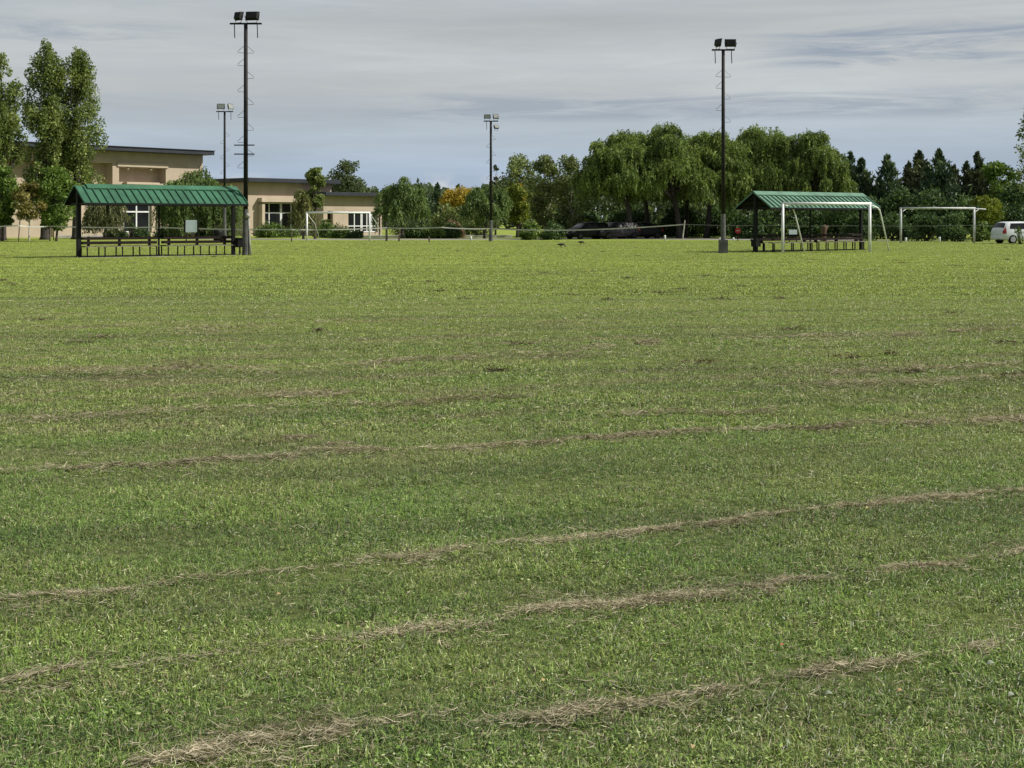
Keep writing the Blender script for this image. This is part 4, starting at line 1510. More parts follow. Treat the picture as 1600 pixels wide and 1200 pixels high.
for (px, d, w, yt, yb, sd, tp, lab) in (
        (966, 114.5, 146, 206, 360, 81, 985, 'leftmost big willow, drooping over the dark cars'),
        (1036, 116, 160, 190, 368, 82, 1062, 'tallest big willow, right of the dark cars'),
        (1116, 119, 150, 203, 358, 83, 1104, 'big willow with bare leaning trunk beside the mast with square foot'),
        (1206, 120, 160, 194, 371, 84, 1190, 'big willow directly above left gable of right shelter'),
        (1272, 118, 124, 204, 371, 85, 1285, 'rightmost big willow, above right half of the right shelter'),
        (1078, 127, 160, 208, 370, 86, 1070, 'darker willow filling the gap left of the mast with square foot'),
        (1160, 127, 150, 204, 370, 87, 1172, 'darker willow filling the gap right of the mast with square foot'),
        (1000, 126, 160, 203, 370, 88, 1012, 'willow crown set back between the two willows by the cars')):
    willow('big_willow', lab, px, d, w, yt, yb, 'willow', sd, 74, 2600, trunk_px=tp, trunk_r=0.26, group=GW, hang=(0.05, 0.24), ln=0.14, wd=0.04, step=0.14, fill=11000, rmin=0.09, rmax=0.22)
for i, (px, w, yt, d, lab) in enumerate([  # added shrubs make up the dark shade under the willow crowns
        (905, 70, 318, 131, 'added shrub filling in shade behind the leftmost dark car'),
        (985, 90, 318, 132, 'added shrub filling in shade under the big willows behind the dark cars'),
        (1060, 80, 318, 131, 'added shrub filling in deep shade behind the pale leaning post'),
        (1130, 80, 318, 133, 'added shrub filling in shade behind the mast with square foot')]):
    shrub('shade_fill_shrub', lab, px, d, w, yt, 372, 'hedge', 190 + i, 6500, 0.18, 30, 'shrubs added as shade under the big willows', 0.6)
GK = 'dark conifers above the hedge'
for i, (px, w, yt, leaf, lab) in enumerate([
        (1329, 34, 240, 'conifer', 'dark conifer touching the right side of the big willows'),
        (1347, 40, 249, 'conifer', 'shorter dark conifer just right of the willow edge'),
        (1387, 42, 244, 'conifer', 'lone dark conifer above the left post of hedge goal'),
        (1420, 38, 256, 'conifer_brown', 'short olive dark conifer between two taller ones'),
        (1436, 46, 238, 'conifer_brown', 'olive dark conifer above the middle of the hedge goal'),
        (1468, 52, 235, 'conifer', 'tallest dark green conifer above the hedge goal'),
        (1490, 42, 258, 'conifer_brown', 'low olive dark conifer right of the tallest one'),
        (1527, 48, 240, 'conifer_brown', 'pointed olive dark conifer above right post of hedge goal')]):
    conifer('conifer_tree', lab, px, 122 - (i % 3) * 2, w, yt, leaf, 90 + i, 2, 5200, GK)
broad_tree('leafy_tree', 'broad fresh green tree above the white hatchback', 1562, 117, 64, 253, 350, 'bright', 'bark', OV, 36, 5600, 0.14, 101, 0.14)
broad_tree('leafy_tree', 'dark green tree at right edge above the white hatchback', 1600, 113, 78, 286, 356, 'hedge', 'bark_dark', OV, 36, 5600, 0.14, 102, 0.14)
broad_tree('tall_bare_tree', 'tall sparse tree cut by the right picture edge', 1609, 104, 40, 158, 300, 'brown', 'bark', POP, 34, 1500, 0.12, 103, 0.12, clump=0.4)
broad_tree('leafy_tree', 'yellow green small tree above the white hatchback left side', 1540, 107, 46, 304, 348, 'limegreen', 'bark_dark', OV, 20, 2200, 0.12, 104, 0.07)
GH = 'dark hedge shrubs along the drive'
rngh = random.Random(5)
for i, (px, yt, w, lab) in enumerate([
        (1185, 322, 90, 'shaded dark shrub behind left gable of right shelter'),
        (1262, 318, 92, 'shaded dark shrub seen through the middle of right shelter'),
        (1312, 300, 84, 'dark shrub showing right of the right shelter ridge'),
        (1362, 296, 80, 'dark shrub between right shelter and hedge goal'),
        (1408, 292, 80, 'dark shrub mass behind left post of hedge goal'),
        (1455, 290, 84, 'dark shrub mass behind middle of hedge goal'),
        (1505, 294, 84, 'dark shrub mass behind right post of hedge goal'),
        (1556, 306, 84, 'dark shrub mass right behind the white hatchback'),
        (1606, 316, 84, 'dark shrub mass at far right edge behind the hatchback')]):
    shrub('hedge_shrub', lab, px, 115.5 - i * 0.6, w, yt, 376, 'hedge', 110 + i, 5200, 0.15, 26, GH, 0.7)
for i, (px, yt, w, lab) in enumerate([
        (1345, 326, 60, 'lower green shrub right of the right shelter benches'),
        (1395, 322, 62, 'lower green shrub around left post of hedge goal'),
        (1446, 322, 60, 'lower green shrub framed by the hedge goal, left half'),
        (1490, 328, 56, 'lower green shrub framed by the hedge goal, right half'),
        (1532, 346, 36, 'thin green shrub touching the hatchback tail')]):
    shrub('hedge_shrub', lab, px, 104.5 - i * 1.5, w, yt, 380, 'hedge' if i < 4 else 'juniper', 130 + i, 3000, 0.12, 18, GH, 0.6)
shrub('twiggy_shrub', 'twiggy light green shrub before the white hatchback door', 1594, 88.2, 26, 352, 382, 'juniper', 140, 170, 0.08, 9)
shrub('round_bush', 'round dark green bush left of the dark cars, farther from them', 828, 109, 40, 342, 376, 'juniper', 141, 2800, 0.11, 18)
shrub('round_bush', 'round dark green bush touching the leftmost dark car', 864, 109.5, 44, 345, 376, 'hedge', 142, 2800, 0.11, 18)
shrub('round_bush', 'bright rounded bush peeking above the leftmost dark car', 943, 121, 40, 340, 372, 'bright', 143, 2200, 0.12, 14)
shrub('round_bush', 'small yellow green bush above the leftmost dark car bonnet', 918, 123, 26, 338, 372, 'limegreen', 144, 1400, 0.12, 10)
for i, (px, yt, w, d, lab, lf) in enumerate([
        (432, 346, 72, 124, 'low juniper mound before the framed entrance', 'juniper'),
        (418, 349, 40, 122, 'smaller juniper mound left before the framed entrance', 'juniper'),
        (512, 345, 64, 122, 'long bright juniper mound behind the far goal', 'juniper'),
        (531, 352, 44, 120, 'low end of the juniper bed behind the far goal', 'juniper'),
        (556, 359, 28, 119, 'small dark juniper inside the far goal', 'hedge'),
        (646, 352, 62, 118, 'dark juniper mound under the willow at the low wing', 'hedge'),
        (676, 354, 44, 117, 'juniper mound right of the willow at low wing', 'juniper'),
        (704, 350, 40, 119, 'dark juniper mound left of the central mast', 'hedge'),
        (709, 344, 36, 122, 'brownish pink bush behind the dark juniper', 'pink'),
        (640, 330, 70, 140, 'dull green bush behind the willow at low wing', 'far'),
        (735, 345, 60, 132, 'dull brown green bush behind the central willow', 'brown'),
        (220, 357, 36, 122, 'small dark green bush under the hall glass door', 'hedge'),
        (180, 359, 40, 121, 'low dark bush left of the hall glass door', 'hedge'),
        (265, 356, 50, 120, 'dark low bush under the yellow green willow', 'hedge'),
        (330, 358, 60, 119, 'dark low bush behind the notice board', 'hedge')]):
    shrub('juniper_bush' if lf in ('juniper', 'hedge') else 'garden_bush', lab, px, d, w, yt, 373, lf, 150 + i, 2600, 0.11, 18, None, 0.7)

# far belt of woodland closing the horizon (a mass nobody could count)
rng = np.random.default_rng(77)
n = 120000
xx = rng.uniform(-300, 300, n)
yy = 235 + rng.uniform(0, 30, n) + np.abs(xx) * 0.08
hmax = 7.4 + 0.9 * np.sin(xx * 0.13) + 0.8 * np.sin(xx * 0.047 + 1) + 0.8 * np.sin(xx * 0.41 + 2) + rng.normal(size=n) * 0.5
zz = np.maximum(0.1, rng.uniform(0, 1, n) ** 0.7 * hmax)
C = np.stack([xx, yy, zz], 1)
s = rng.uniform(0.35, 0.8, n)
woods = quads_obj('distant_wood', leaf_quads(rng, C, rng.normal(size=(n, 3)), s, s * 0.6), np.clip(rng.normal(0.4, 0.2, n), 0, 1), LEAF['far'])
tag(woods, 'far dark belt of woodland closing the horizon', 'woodland', kind='stuff')


# ------------------------------------------------------------------ grass: patches of real blades spread over the pitch
def blade_patch(name, rng, n, rad, hmin, hmax, wmin, wmax, long_frac, leaf_frac, dry_frac):
    nt_ = max(8, int(n / 14))
    r = rad * np.sqrt(rng.uniform(0, 1, nt_))
    a = rng.uniform(0, 2 * np.pi, nt_)
    tc_ = np.stack([r * np.cos(a), r * np.sin(a)], 1)
    k = rng.integers(0, nt_, n)
    spread = rad * 0.085
    dxy = rng.normal(0, spread, (n, 2))
    base = np.concatenate([tc_[k] + dxy, np.zeros((n, 1))], 1)
    h = rng.uniform(hmin, hmax, n) * rng.uniform(0.6, 1.45, nt_)[k]
    lg = rng.uniform(size=n) < long_frac
    h[lg] *= rng.uniform(1.4, 2.2, lg.sum())
    w = rng.uniform(wmin, wmax, n)
    taz = rng.uniform(0, 2 * np.pi, nt_)
    az = np.where(rng.uniform(size=n) < 0.6, taz[k] + rng.normal(0, 0.6, n), np.arctan2(dxy[:, 1], dxy[:, 0]) + rng.normal(0, 0.8, n))
    lean = np.abs(rng.normal(0.95, 0.45, n))
    lean[lg] += 0.3
    lean = np.clip(lean, 0, 1.5)
    dirh = np.stack([np.cos(az), np.sin(az), np.zeros(n)], 1)
    fa = az + np.pi / 2 + rng.normal(0, 0.6, n)
    side = np.stack([np.cos(fa), np.sin(fa), np.zeros(n)], 1)
    l1 = lean * 0.6
    mid = base + (dirh * np.sin(l1)[:, None] + np.array([0, 0, 1.0]) * np.cos(l1)[:, None]) * (h * 0.55)[:, None]
    l2 = np.minimum(lean * 1.35, 1.75)
    tip = mid + (dirh * np.sin(l2)[:, None] + np.array([0, 0, 1.0]) * np.cos(l2)[:, None]) * (h * 0.5)[:, None]
    tip[:, 2] = np.maximum(tip[:, 2], 0.004)
    W = side * w[:, None] * 0.5
    q1 = np.stack([base - W * 0.8, base + W * 0.8, mid + W, mid - W], 1)
    q2 = np.stack([mid - W, mid + W, tip + W * 0.12, tip - W * 0.12], 1)
    tone = np.clip(rng.normal(0.42, 0.22, n) + rng.normal(0, 0.13, nt_)[k], 0, 1)
    dry = (rng.uniform(size=n) < dry_frac).astype(float)
    Q = np.concatenate([q1, q2])
    T = np.concatenate([tone, np.clip(tone + 0.06, 0, 1)])
    D = np.concatenate([dry, dry])
    # clover-like flat leaves
    m = int(n * leaf_frac)
    if m:
        r = rad * np.sqrt(rng.uniform(0, 1, m))
        a = rng.uniform(0, 2 * np.pi, m)
        C = np.stack([r * np.cos(a), r * np.sin(a), rng.uniform(hmin * 0.5, hmax * 0.75, m)], 1)
        sz = rng.uniform(0.5, 1.0, m) * wmax * 2.2
        b = rng.uniform(0, 2 * np.pi, m)
        ax = np.stack([np.cos(b), np.sin(b), rng.normal(0, 0.3, m)], 1)
        nn = np.stack([rng.normal(0, 0.35, m), rng.normal(0, 0.35, m), np.ones(m)], 1)
        Q = np.concatenate([Q, leaf_quads(rng, C, ax, sz, sz * 0.55, nn)])
        T = np.concatenate([T, np.clip(rng.normal(0.6, 0.2, m), 0, 1)])
        D = np.concatenate([D, np.zeros(m)])
    me = quads_mesh(name, Q, T, M['blade'], {'dry': D})
    return bpy.data.objects.new(name, me)


def scatter(name, protos, P, rot, scl, idx):
    """one object whose geometry nodes put a blade patch on every point"""
    coll = bpy.data.collections.new(name + '_patches')
    for i, o in enumerate(protos):
        coll.objects.link(o)
    me = bpy.data.meshes.new(name)
    me.vertices.add(len(P))
    me.vertices.foreach_set('co', P.astype(np.float32).ravel())
    for nm, typ, vals in (('rot', 'FLOAT_VECTOR', rot), ('scl', 'FLOAT', scl), ('idx', 'INT', idx)):
        at = me.attributes.new(nm, typ, 'POINT')
        at.data.foreach_set('vector' if typ == 'FLOAT_VECTOR' else 'value', np.ascontiguousarray(vals).ravel())
    o = bpy.data.objects.new(name, me)
    COL.objects.link(o)
    ng = bpy.data.node_groups.new(name + '_nodes', 'GeometryNodeTree')
    ng.interface.new_socket('Geometry', in_out='INPUT', socket_type='NodeSocketGeometry')
    ng.interface.new_socket('Geometry', in_out='OUTPUT', socket_type='NodeSocketGeometry')
    gi, go = ng.nodes.new('NodeGroupInput'), ng.nodes.new('NodeGroupOutput')
    ci = ng.nodes.new('GeometryNodeCollectionInfo')
    ci.inputs['Collection'].default_value = coll
    ci.inputs['Separate Children'].default_value = True
    ci.inputs['Reset Children'].default_value = True
    iop = ng.nodes.new('GeometryNodeInstanceOnPoints')
    iop.inputs['Pick Instance'].default_value = True

    def attr(nm, typ):
        a = ng.nodes.new('GeometryNodeInputNamedAttribute')
        a.data_type = typ
        a.inputs['Name'].default_value = nm
        return a.outputs['Attribute']
    e2r = ng.nodes.new('FunctionNodeEulerToRotation')
    ng.links.new(attr('rot', 'FLOAT_VECTOR'), e2r.inputs[0])
    ng.links.new(gi.outputs[0], iop.inputs['Points'])
    ng.links.new(ci.outputs[0], iop.inputs['Instance'])
    ng.links.new(attr('idx', 'INT'), iop.inputs['Instance Index'])
    ng.links.new(e2r.outputs[0], iop.inputs['Rotation'])
    ng.links.new(attr('scl', 'FLOAT'), iop.inputs['Scale'])
    ng.links.new(iop.outputs[0], go.inputs[0])
    md = o.modifiers.new('blades', 'NODES')
    md.node_group = ng
    return o


def trapezoid(rng, y0, y1, step, margin):
    ys = np.arange(y0, y1, step)
    pts = []
    for y in ys:
        w = 0.381 * y * 1.06 + margin
        x = np.arange(-w, w, step)
        pts.append(np.stack([x + rng.uniform(-.5, .5, len(x)) * step, y + rng.uniform(-.5, .5, len(x)) * step, np.zeros(len(x))], 1))
    return np.concatenate(pts)


def value_noise(rng_seed, x, y, scale):
    g = np.random.default_rng(rng_seed).uniform(size=(257, 257))
    u, v = (x * scale) % 256, (y * scale) % 256
    i, j = u.astype(int), v.astype(int)
    fu, fv = u - i, v - j
    fu, fv = fu * fu * (3 - 2 * fu), fv * fv * (3 - 2 * fv)
    return (g[i, j] * (1 - fu) + g[i + 1, j] * fu) * (1 - fv) + (g[i, j + 1] * (1 - fu) + g[i + 1, j + 1] * fu) * fv


rng = np.random.default_rng(3)
for (name, lab, y0, y1, step, margin, args, tall) in (
        ('grass', 'short mown green grass in the foreground of the pitch', 3.2, 10.0, 0.125, 0.5, (560, 0.15, 0.012, 0.031, 0.0016, 0.0036, 0.035, 0.12, 0.08), 1.0),
        ('grass', 'mown grass across the middle of the pitch', 9.9, 28.0, 0.25, 1.0, (460, 0.30, 0.014, 0.032, 0.0035, 0.006, 0.035, 0.10, 0.07), 1.0),
        ('grass', 'far yellowish mown grass up to the fence', 27.8, 104.0, 0.55, 3.0, (380, 0.62, 0.018, 0.036, 0.010, 0.018, 0.02, 0.0, 0.05), 1.0)):
    protos = [blade_patch('blade_patch', rng, *args) for _ in range(7)]
    P = trapezoid(rng, y0, y1, step, margin)
    n = len(P)
    hgt = 0.45 + 0.55 * value_noise(9, P[:, 0] + 100, P[:, 1] + 100, 2.3) + 0.55 * value_noise(19, P[:, 0] + 50, P[:, 1] + 70, 5.1) ** 1.5
    rot = np.zeros((n, 3), np.float32)
    rot[:, 2] = rng.uniform(0, 2 * np.pi, n)
    scl = (hgt * rng.uniform(0.85, 1.15, n)).astype(np.float32)
    o = scatter(name, protos, P, rot, scl, rng.integers(0, len(protos), n).astype(np.int32))
    tag(o, lab, 'grass', kind='stuff')

# ------------------------------------------------------------------ windrows of dry cut grass left by the mower
LINES = [  # (photo points, width in m, strength, intervals along the line where the hay lies thick)
    ([(190, 1205), (480, 1172), (730, 1140)], 0.17, 1.5, [(0.05, 0.66)]),
    ([(730, 1140), (1080, 1095), (1210, 1058), (1330, 1045), (1480, 1020), (1600, 1000), (1700, 985)], 0.13, 0.9, [(0.08, 0.36), (0.48, 0.66), (0.75, 0.82), (0.88, 1.0)]),
    ([(-80, 1088), (0, 1075), (140, 1050), (300, 1032), (440, 1012), (590, 998), (650, 985), (800, 968), (1120, 933), (1260, 912), (1380, 900), (1490, 886), (1600, 868), (1700, 852)], 0.12, 1.2,
     [(0.0, 0.13), (0.28, 0.37), (0.41, 0.67), (0.76, 0.82), (0.88, 1.0)]),
    ([(-80, 956), (0, 945), (200, 925), (430, 896), (560, 884), (700, 866), (900, 848), (960, 838), (1090, 822), (1250, 806), (1420, 788), (1600, 770), (1700, 760)], 0.11, 1.1,
     [(0.02, 0.12), (0.28, 0.36), (0.42, 0.54), (0.57, 0.65), (0.70, 0.96)]),
    ([(-80, 752), (0, 744), (120, 737), (220, 728), (480, 714), (600, 706), (760, 697), (900, 690), (1000, 686), (1150, 676), (1360, 667), (1500, 661), (1700, 648)], 0.20, 1.1,
     [(0.08, 0.33), (0.36, 0.42), (0.46, 0.62), (0.69, 0.82), (0.87, 0.93)]),
    ([(440, 686), (500, 687)], 0.12, 1.0, [(0.1, 0.9)]),
    ([(505, 699), (555, 697)], 0.12, 1.1, [(0.1, 0.9)]),
    ([(-60, 662), (200, 652), (420, 640), (700, 628), (880, 620)], 0.35, 0.45, [(0.1, 0.4), (0.6, 0.95)]),
    ([(400, 622), (560, 617)], 0.3, 0.8, [(0.1, 0.9)]),
    ([(940, 654), (1150, 645), (1230, 640)], 0.25, 0.6, [(0.1, 0.9)]),
    ([(-60, 606), (80, 594), (180, 584), (270, 585), (400, 577), (560, 573), (720, 563), (900, 552), (1000, 541)], 0.45, 0.6, [(0.15, 0.42), (0.5, 0.95)]),
    ([(995, 538), (1035, 537)], 0.28, 1.4, [(0.0, 1.0)]),
    ([(1040, 536), (1220, 530), (1330, 525), (1480, 522), (1600, 516), (1700, 512)], 0.35, 0.6, [(0.1, 0.35), (0.45, 0.55), (0.62, 0.9)]),
    ([(1280, 585), (1450, 578), (1620, 571)], 0.3, 0.5, [(0.0, 1.0)]),
    ([(1180, 605), (1420, 600), (1620, 593)], 0.3, 0.5, [(0.2, 1.0)]),
    ([(240, 517), (420, 510), (640, 500)], 0.4, 0.3, [(0.1, 0.4), (0.6, 0.8)]),
]
Qs, Ts = [], []
rng = np.random.default_rng(8)
for (pts, wid, strg, spans) in LINES:
    wp = np.array([(X(px, EYE * F / (py - HZ)), EYE * F / (py - HZ)) for (px, py) in pts])
    seg = np.linalg.norm(np.diff(wp, axis=0), axis=1)
    cum = np.concatenate([[0], np.cumsum(seg)])
    total = cum[-1]
    dmean = wp[:, 1].mean()
    dens = 4000 * strg * (5.5 / max(5.5, dmean)) ** 1.1
    n = int(dens * total)
    t = rng.uniform(0, 1, n)
    inside = np.zeros(n)
    for (a, b) in spans:
        inside = np.maximum(inside, np.clip((t - a + 0.02) / 0.06, 0, 1) * np.clip((b - t + 0.02) / 0.06, 0, 1))
    s = t * total
    cx, cy = np.interp(s, cum, wp[:, 0]), np.interp(s, cum, wp[:, 1])
    ex, ey = np.interp(np.minimum(s + 0.05, total), cum, wp[:, 0]) - np.interp(np.maximum(s - 0.05, 0), cum, wp[:, 0]), np.interp(np.minimum(s + 0.05, total), cum, wp[:, 1]) - np.interp(np.maximum(s - 0.05, 0), cum, wp[:, 1])
    ang = np.arctan2(ey, ex)
    wob = (value_noise(5, s + 7, s * 0 + wid * 40, 1.6) - 0.5) * wid * 1.1 + (value_noise(15, s + 9, s * 0 + wid * 70, 7.0) - 0.5) * wid * 0.7
    wloc = wid * (0.35 + 1.1 * value_noise(6, s + 3, s * 0 + 1.7, 2.3))
    off = wob + np.where(rng.uniform(size=n) < 0.5, rng.normal(0, 0.26, n), rng.normal(0, 0.95, n)) * wloc
    off = np.clip(off, -3.0 * wid, 3.0 * wid)
    fr = 1.0 + 4.0 / max(1.0, dmean / 5.0)
    p1 = value_noise(int(dmean * 31) % 97, s + 20, off * 3 + 3.3, fr)
    p2 = value_noise(int(dmean * 17) % 89, s + 40, off * 4 + 9.3, fr * 3.1)
    patchy = np.clip((0.55 * p1 + 0.45 * p2 - 0.36) / 0.26, 0, 1)
    base_ = 0.015 if dmean < 7.5 else 0.06
    prob = np.clip(inside * (0.08 + 0.92 * patchy) + base_ + (0.16 if dmean < 7.5 else 0.30) * patchy ** 2, 0, 1)
    keep = rng.uniform(size=n) < prob
    s, cx, cy, ang, wob, wloc, off = s[keep], cx[keep], cy[keep], ang[keep], wob[keep], wloc[keep], off[keep]
    n = len(s)
    px_, py_ = cx - np.sin(ang) * off, cy + np.cos(ang) * off
    hump = np.exp(-(((off - wob) / (0.42 * wloc)) ** 2)) * wid * 0.15
    pz = 0.014 + hump * rng.uniform(0.1, 1.0, n)
    k = max(1.0, (dmean / 6.0) ** 0.85)
    ln = rng.uniform(0.010, 0.038, n) * k ** 0.6
    wd = rng.uniform(0.0007, 0.0016, n) * k
    da = ang + rng.normal(0, 0.6, n)
    ax = np.stack([np.cos(da), np.sin(da), rng.normal(0, 0.28, n)], 1)
    C = np.stack([px_, py_, pz], 1)
    nn = np.stack([rng.normal(0, 0.6, n), rng.normal(0, 0.6, n), np.ones(n)], 1)
    # two pieces per straw so it bends
    ax = unit(ax)
    side = unit(np.cross(ax, nn))
    bend = np.stack([rng.normal(0, .3, n), rng.normal(0, .3, n), rng.normal(0, .25, n)], 1)
    A = C - ax * ln[:, None] + bend * ln[:, None] * 0.5
    B = C
    D = C + ax * ln[:, None] + bend * ln[:, None] * 0.6
    A[:, 2] = np.maximum(A[:, 2], 0.006)
    D[:, 2] = np.maximum(D[:, 2], 0.006)
    W = side * wd[:, None]
    Qs += [np.stack([A - W * .5, A + W * .5, B + W, B - W], 1), np.stack([B - W, B + W, D + W * .4, D - W * .4], 1)]
    tone = np.clip(rng.normal(0.46, 0.26, n) + (hump / (wid * 0.15) - 0.5) * 0.15 - (0.12 if dmean > 7.5 else 0), 0, 1)
    Ts += [tone, tone]
# small dark clods of old clippings dotted over the middle and far pitch
for _ in range(70):
    cy0 = 13 + 66 * rng.uniform() ** 1.3
    cx0 = rng.uniform(-0.4, 0.4) * cy0
    m_ = 70
    sc_ = rng.uniform(0.03, 0.11)
    C = np.stack([cx0 + rng.normal(0, sc_ * 1.6, m_), cy0 + rng.normal(0, sc_ * 0.7, m_), 0.02 + np.abs(rng.normal(0, 0.018, m_))], 1)
    Qs.append(leaf_quads(rng, C, rng.normal(size=(m_, 3)) * np.array([1, 1, 0.4]), rng.uniform(0.02, 0.05, m_), rng.uniform(0.004, 0.010, m_)))
    Ts.append(np.clip(rng.normal(0.12, 0.12, m_), 0, 1))
# thin litter of loose straws over the whole near pitch
n = 42000
yy = 3.3 + 24 * rng.uniform(0, 1, n) ** 1.6
xx = rng.uniform(-1, 1, n) * (0.41 * yy + 0.5)
C = np.stack([xx, yy, rng.uniform(0.012, 0.04, n)], 1)
da = rng.uniform(0, 2 * np.pi, n)
ax = np.stack([np.cos(da), np.sin(da), rng.normal(0, 0.25, n)], 1)
ln = rng.uniform(0.008, 0.03, n) * np.maximum(1, yy / 7) ** 0.5
Qs.append(leaf_quads(rng, C, ax, ln, rng.uniform(0.0008, 0.0016, n) * np.maximum(1, yy / 6), np.stack([rng.normal(0, .5, n), rng.normal(0, .5, n), np.ones(n)], 1)))
Ts.append(np.clip(rng.normal(0.55, 0.22, n), 0, 1))
hay = quads_obj('cut_grass', np.concatenate(Qs), np.concatenate(Ts), M['hay'])
tag(hay, 'dry brown cut grass lying in rows across the pitch', 'cut grass', kind='stuff')


# ------------------------------------------------------------------ fallen leaves in the foreground
def fallen_leaf(label, px, py, ln, yaw, mat, group=None, tilt=0.35):
    d = EYE * F / (py - HZ)
    mb = MB()
    n = 7
    vs, fs = [], []
    for i in range(n + 1):
        t = i / n
        w = ln * 0.36 * math.sin(math.pi * min(0.97, t * 0.95 + 0.03)) ** 0.8
        x = (t - 0.5) * ln
        zc = 0.15 * ln * math.sin(math.pi * t)
        vs += [(x, -w, zc + w * 0.45), (x, 0, zc), (x, w, zc + w * 0.35)]
    for i in range(n):
        for j in range(2):
            a = i * 3 + j
            fs.append((a, a + 1, a + 4, a + 3))
    mb.add(vs, fs)
    top = len(mb.v)
    mb.add([(x, y, z - 0.0008) for (x, y, z) in mb.v[:top]], [f[::-1] for f in fs])
    mb.tube([(-ln * 0.5, 0, 0), (-ln * 0.75, 0.004, 0.004)], 0.0008, 5)
    o = mb.build('fallen_leaf', mat, None, True)
    o.location = (X(px, d), d, 0.030)
    o.scale = (0.62, 0.62, 0.62)
    o.rotation_euler = (tilt, -0.15, yaw)
    tag(o, label, 'leaf', group)


GLF = 'fallen leaves scattered on the turf'
for (px, py, ln, yaw, mt, lab) in [
        (847, 1076, 0.034, 1.9, 'dead_leaf', 'yellow fallen leaf in bare turf at bottom centre'),
        (1082, 1182, 0.030, 1.4, 'dead_leaf', 'yellow fallen leaf at bottom edge right of centre'),
        (1406, 1093, 0.030, 0.3, 'dead_leaf', 'yellow fallen leaf below the lower right hay row'),
        (1355, 802, 0.040, 0.9, 'dead_leaf', 'pale yellow fallen leaf just below the upper right hay row'),
        (1170, 806, 0.030, 0.2, 'dead_leaf', 'small yellow fallen leaf above the middle hay row'),
        (435, 940, 0.034, 0.5, 'dead_leaf', 'orange yellow fallen leaf in left foreground turf'),
        (1228, 1176, 0.045, 2.4, 'sage_leaf', 'pale sage green broad leaf at bottom right of centre'),
        (1295, 1098, 0.040, 0.1, 'sage_leaf', 'pale sage leaf lying flat left of a yellow leaf'),
        (1136, 1140, 0.035, 2.0, 'sage_leaf', 'pale upright sage leaf right of bottom centre'),
        (1222, 978, 0.040, 2.2, 'sage_leaf', 'pale curled leaf right below the thick hay row end'),
        (1548, 1050, 0.045, 0.2, 'sage_leaf', 'pale flat leaf near the right edge below hay'),
        (1580, 1100, 0.040, 0.5, 'sage_leaf', 'pale leaf close to the bottom right corner'),
        (1222, 1020, 0.028, 0.9, 'red_leaf', 'small reddish brown leaf above the right hay clump')]:
    if mt == 'red_leaf' and 'red_leaf' not in M:
        M['red_leaf'] = plain('reddish_leaf', (0.30, 0.09, 0.045), 0.7, 0.0, 0.3, 30)
    fallen_leaf(lab, px, py, ln, yaw, M[mt], GLF)

# ------------------------------------------------------------------ sky, sun, camera
EL, AZ = R(42), math.atan2(0.99, -0.06)      # sun from the right, slightly behind the viewer
world = bpy.data.worlds.new('World')
scene.world = world
world.use_nodes = True
nt = world.node_tree
for n_ in list(nt.nodes):
    nt.nodes.remove(n_)
out = N(nt, 'ShaderNodeOutputWorld')
bg = N(nt, 'ShaderNodeBackground')
bg.inputs['Strength'].default_value = 0.1
sky = N(nt, 'ShaderNodeTexSky', sky_type='NISHITA')
sky.sun_disc = False
sky.sun_elevation = EL
sky.sun_rotation = AZ
sky.air_density = 1.0
sky.dust_density = 1.5
tc = N(nt, 'ShaderNodeTexCoord')
sp = N(nt, 'ShaderNodeSeparateXYZ')
L(nt, tc.outputs['Generated'], sp.inputs[0])
az = math_(nt, 'ARCTAN2', sp.outputs[0], sp.outputs[1])
el = math_(nt, 'ARCSINE', sp.outputs[2])


def skynoise(su, sv, ou, detail=6, rough=0.6, warp=0.0, scale=1.0):
    c = N(nt, 'ShaderNodeCombineXYZ')
    L(nt, math_(nt, 'MULTIPLY_ADD', az, su, ou), c.inputs[0])
    L(nt, math_(nt, 'MULTIPLY_ADD', el, sv, ou * 0.37), c.inputs[1])
    no = N(nt, 'ShaderNodeTexNoise')
    no.inputs['Scale'].default_value = scale
    no.inputs['Detail'].default_value = detail
    no.inputs['Roughness'].default_value = rough
    no.inputs['Distortion'].default_value = warp
    L(nt, c.outputs[0], no.inputs['Vector'])
    return no.outputs[0]


def band(v, a, b, c_, d_):
    """smooth bump: rises a..b, falls c..d"""
    m1 = N(nt, 'ShaderNodeMapRange', interpolation_type='SMOOTHSTEP')
    m1.inputs[1].default_value, m1.inputs[2].default_value = a, b
    L(nt, v, m1.inputs[0])
    m2 = N(nt, 'ShaderNodeMapRange', interpolation_type='SMOOTHSTEP')
    m2.inputs[1].default_value, m2.inputs[2].default_value = c_, d_
    m2.inputs[3].default_value, m2.inputs[4].default_value = 1, 0
    L(nt, v, m2.inputs[0])
    return math_(nt, 'MULTIPLY', m1.outputs[0], m2.outputs[0])


def pe(y):
    return math.atan((HZ - y) / F)


def pa(x):
    return math.atan((x - 800) / F)


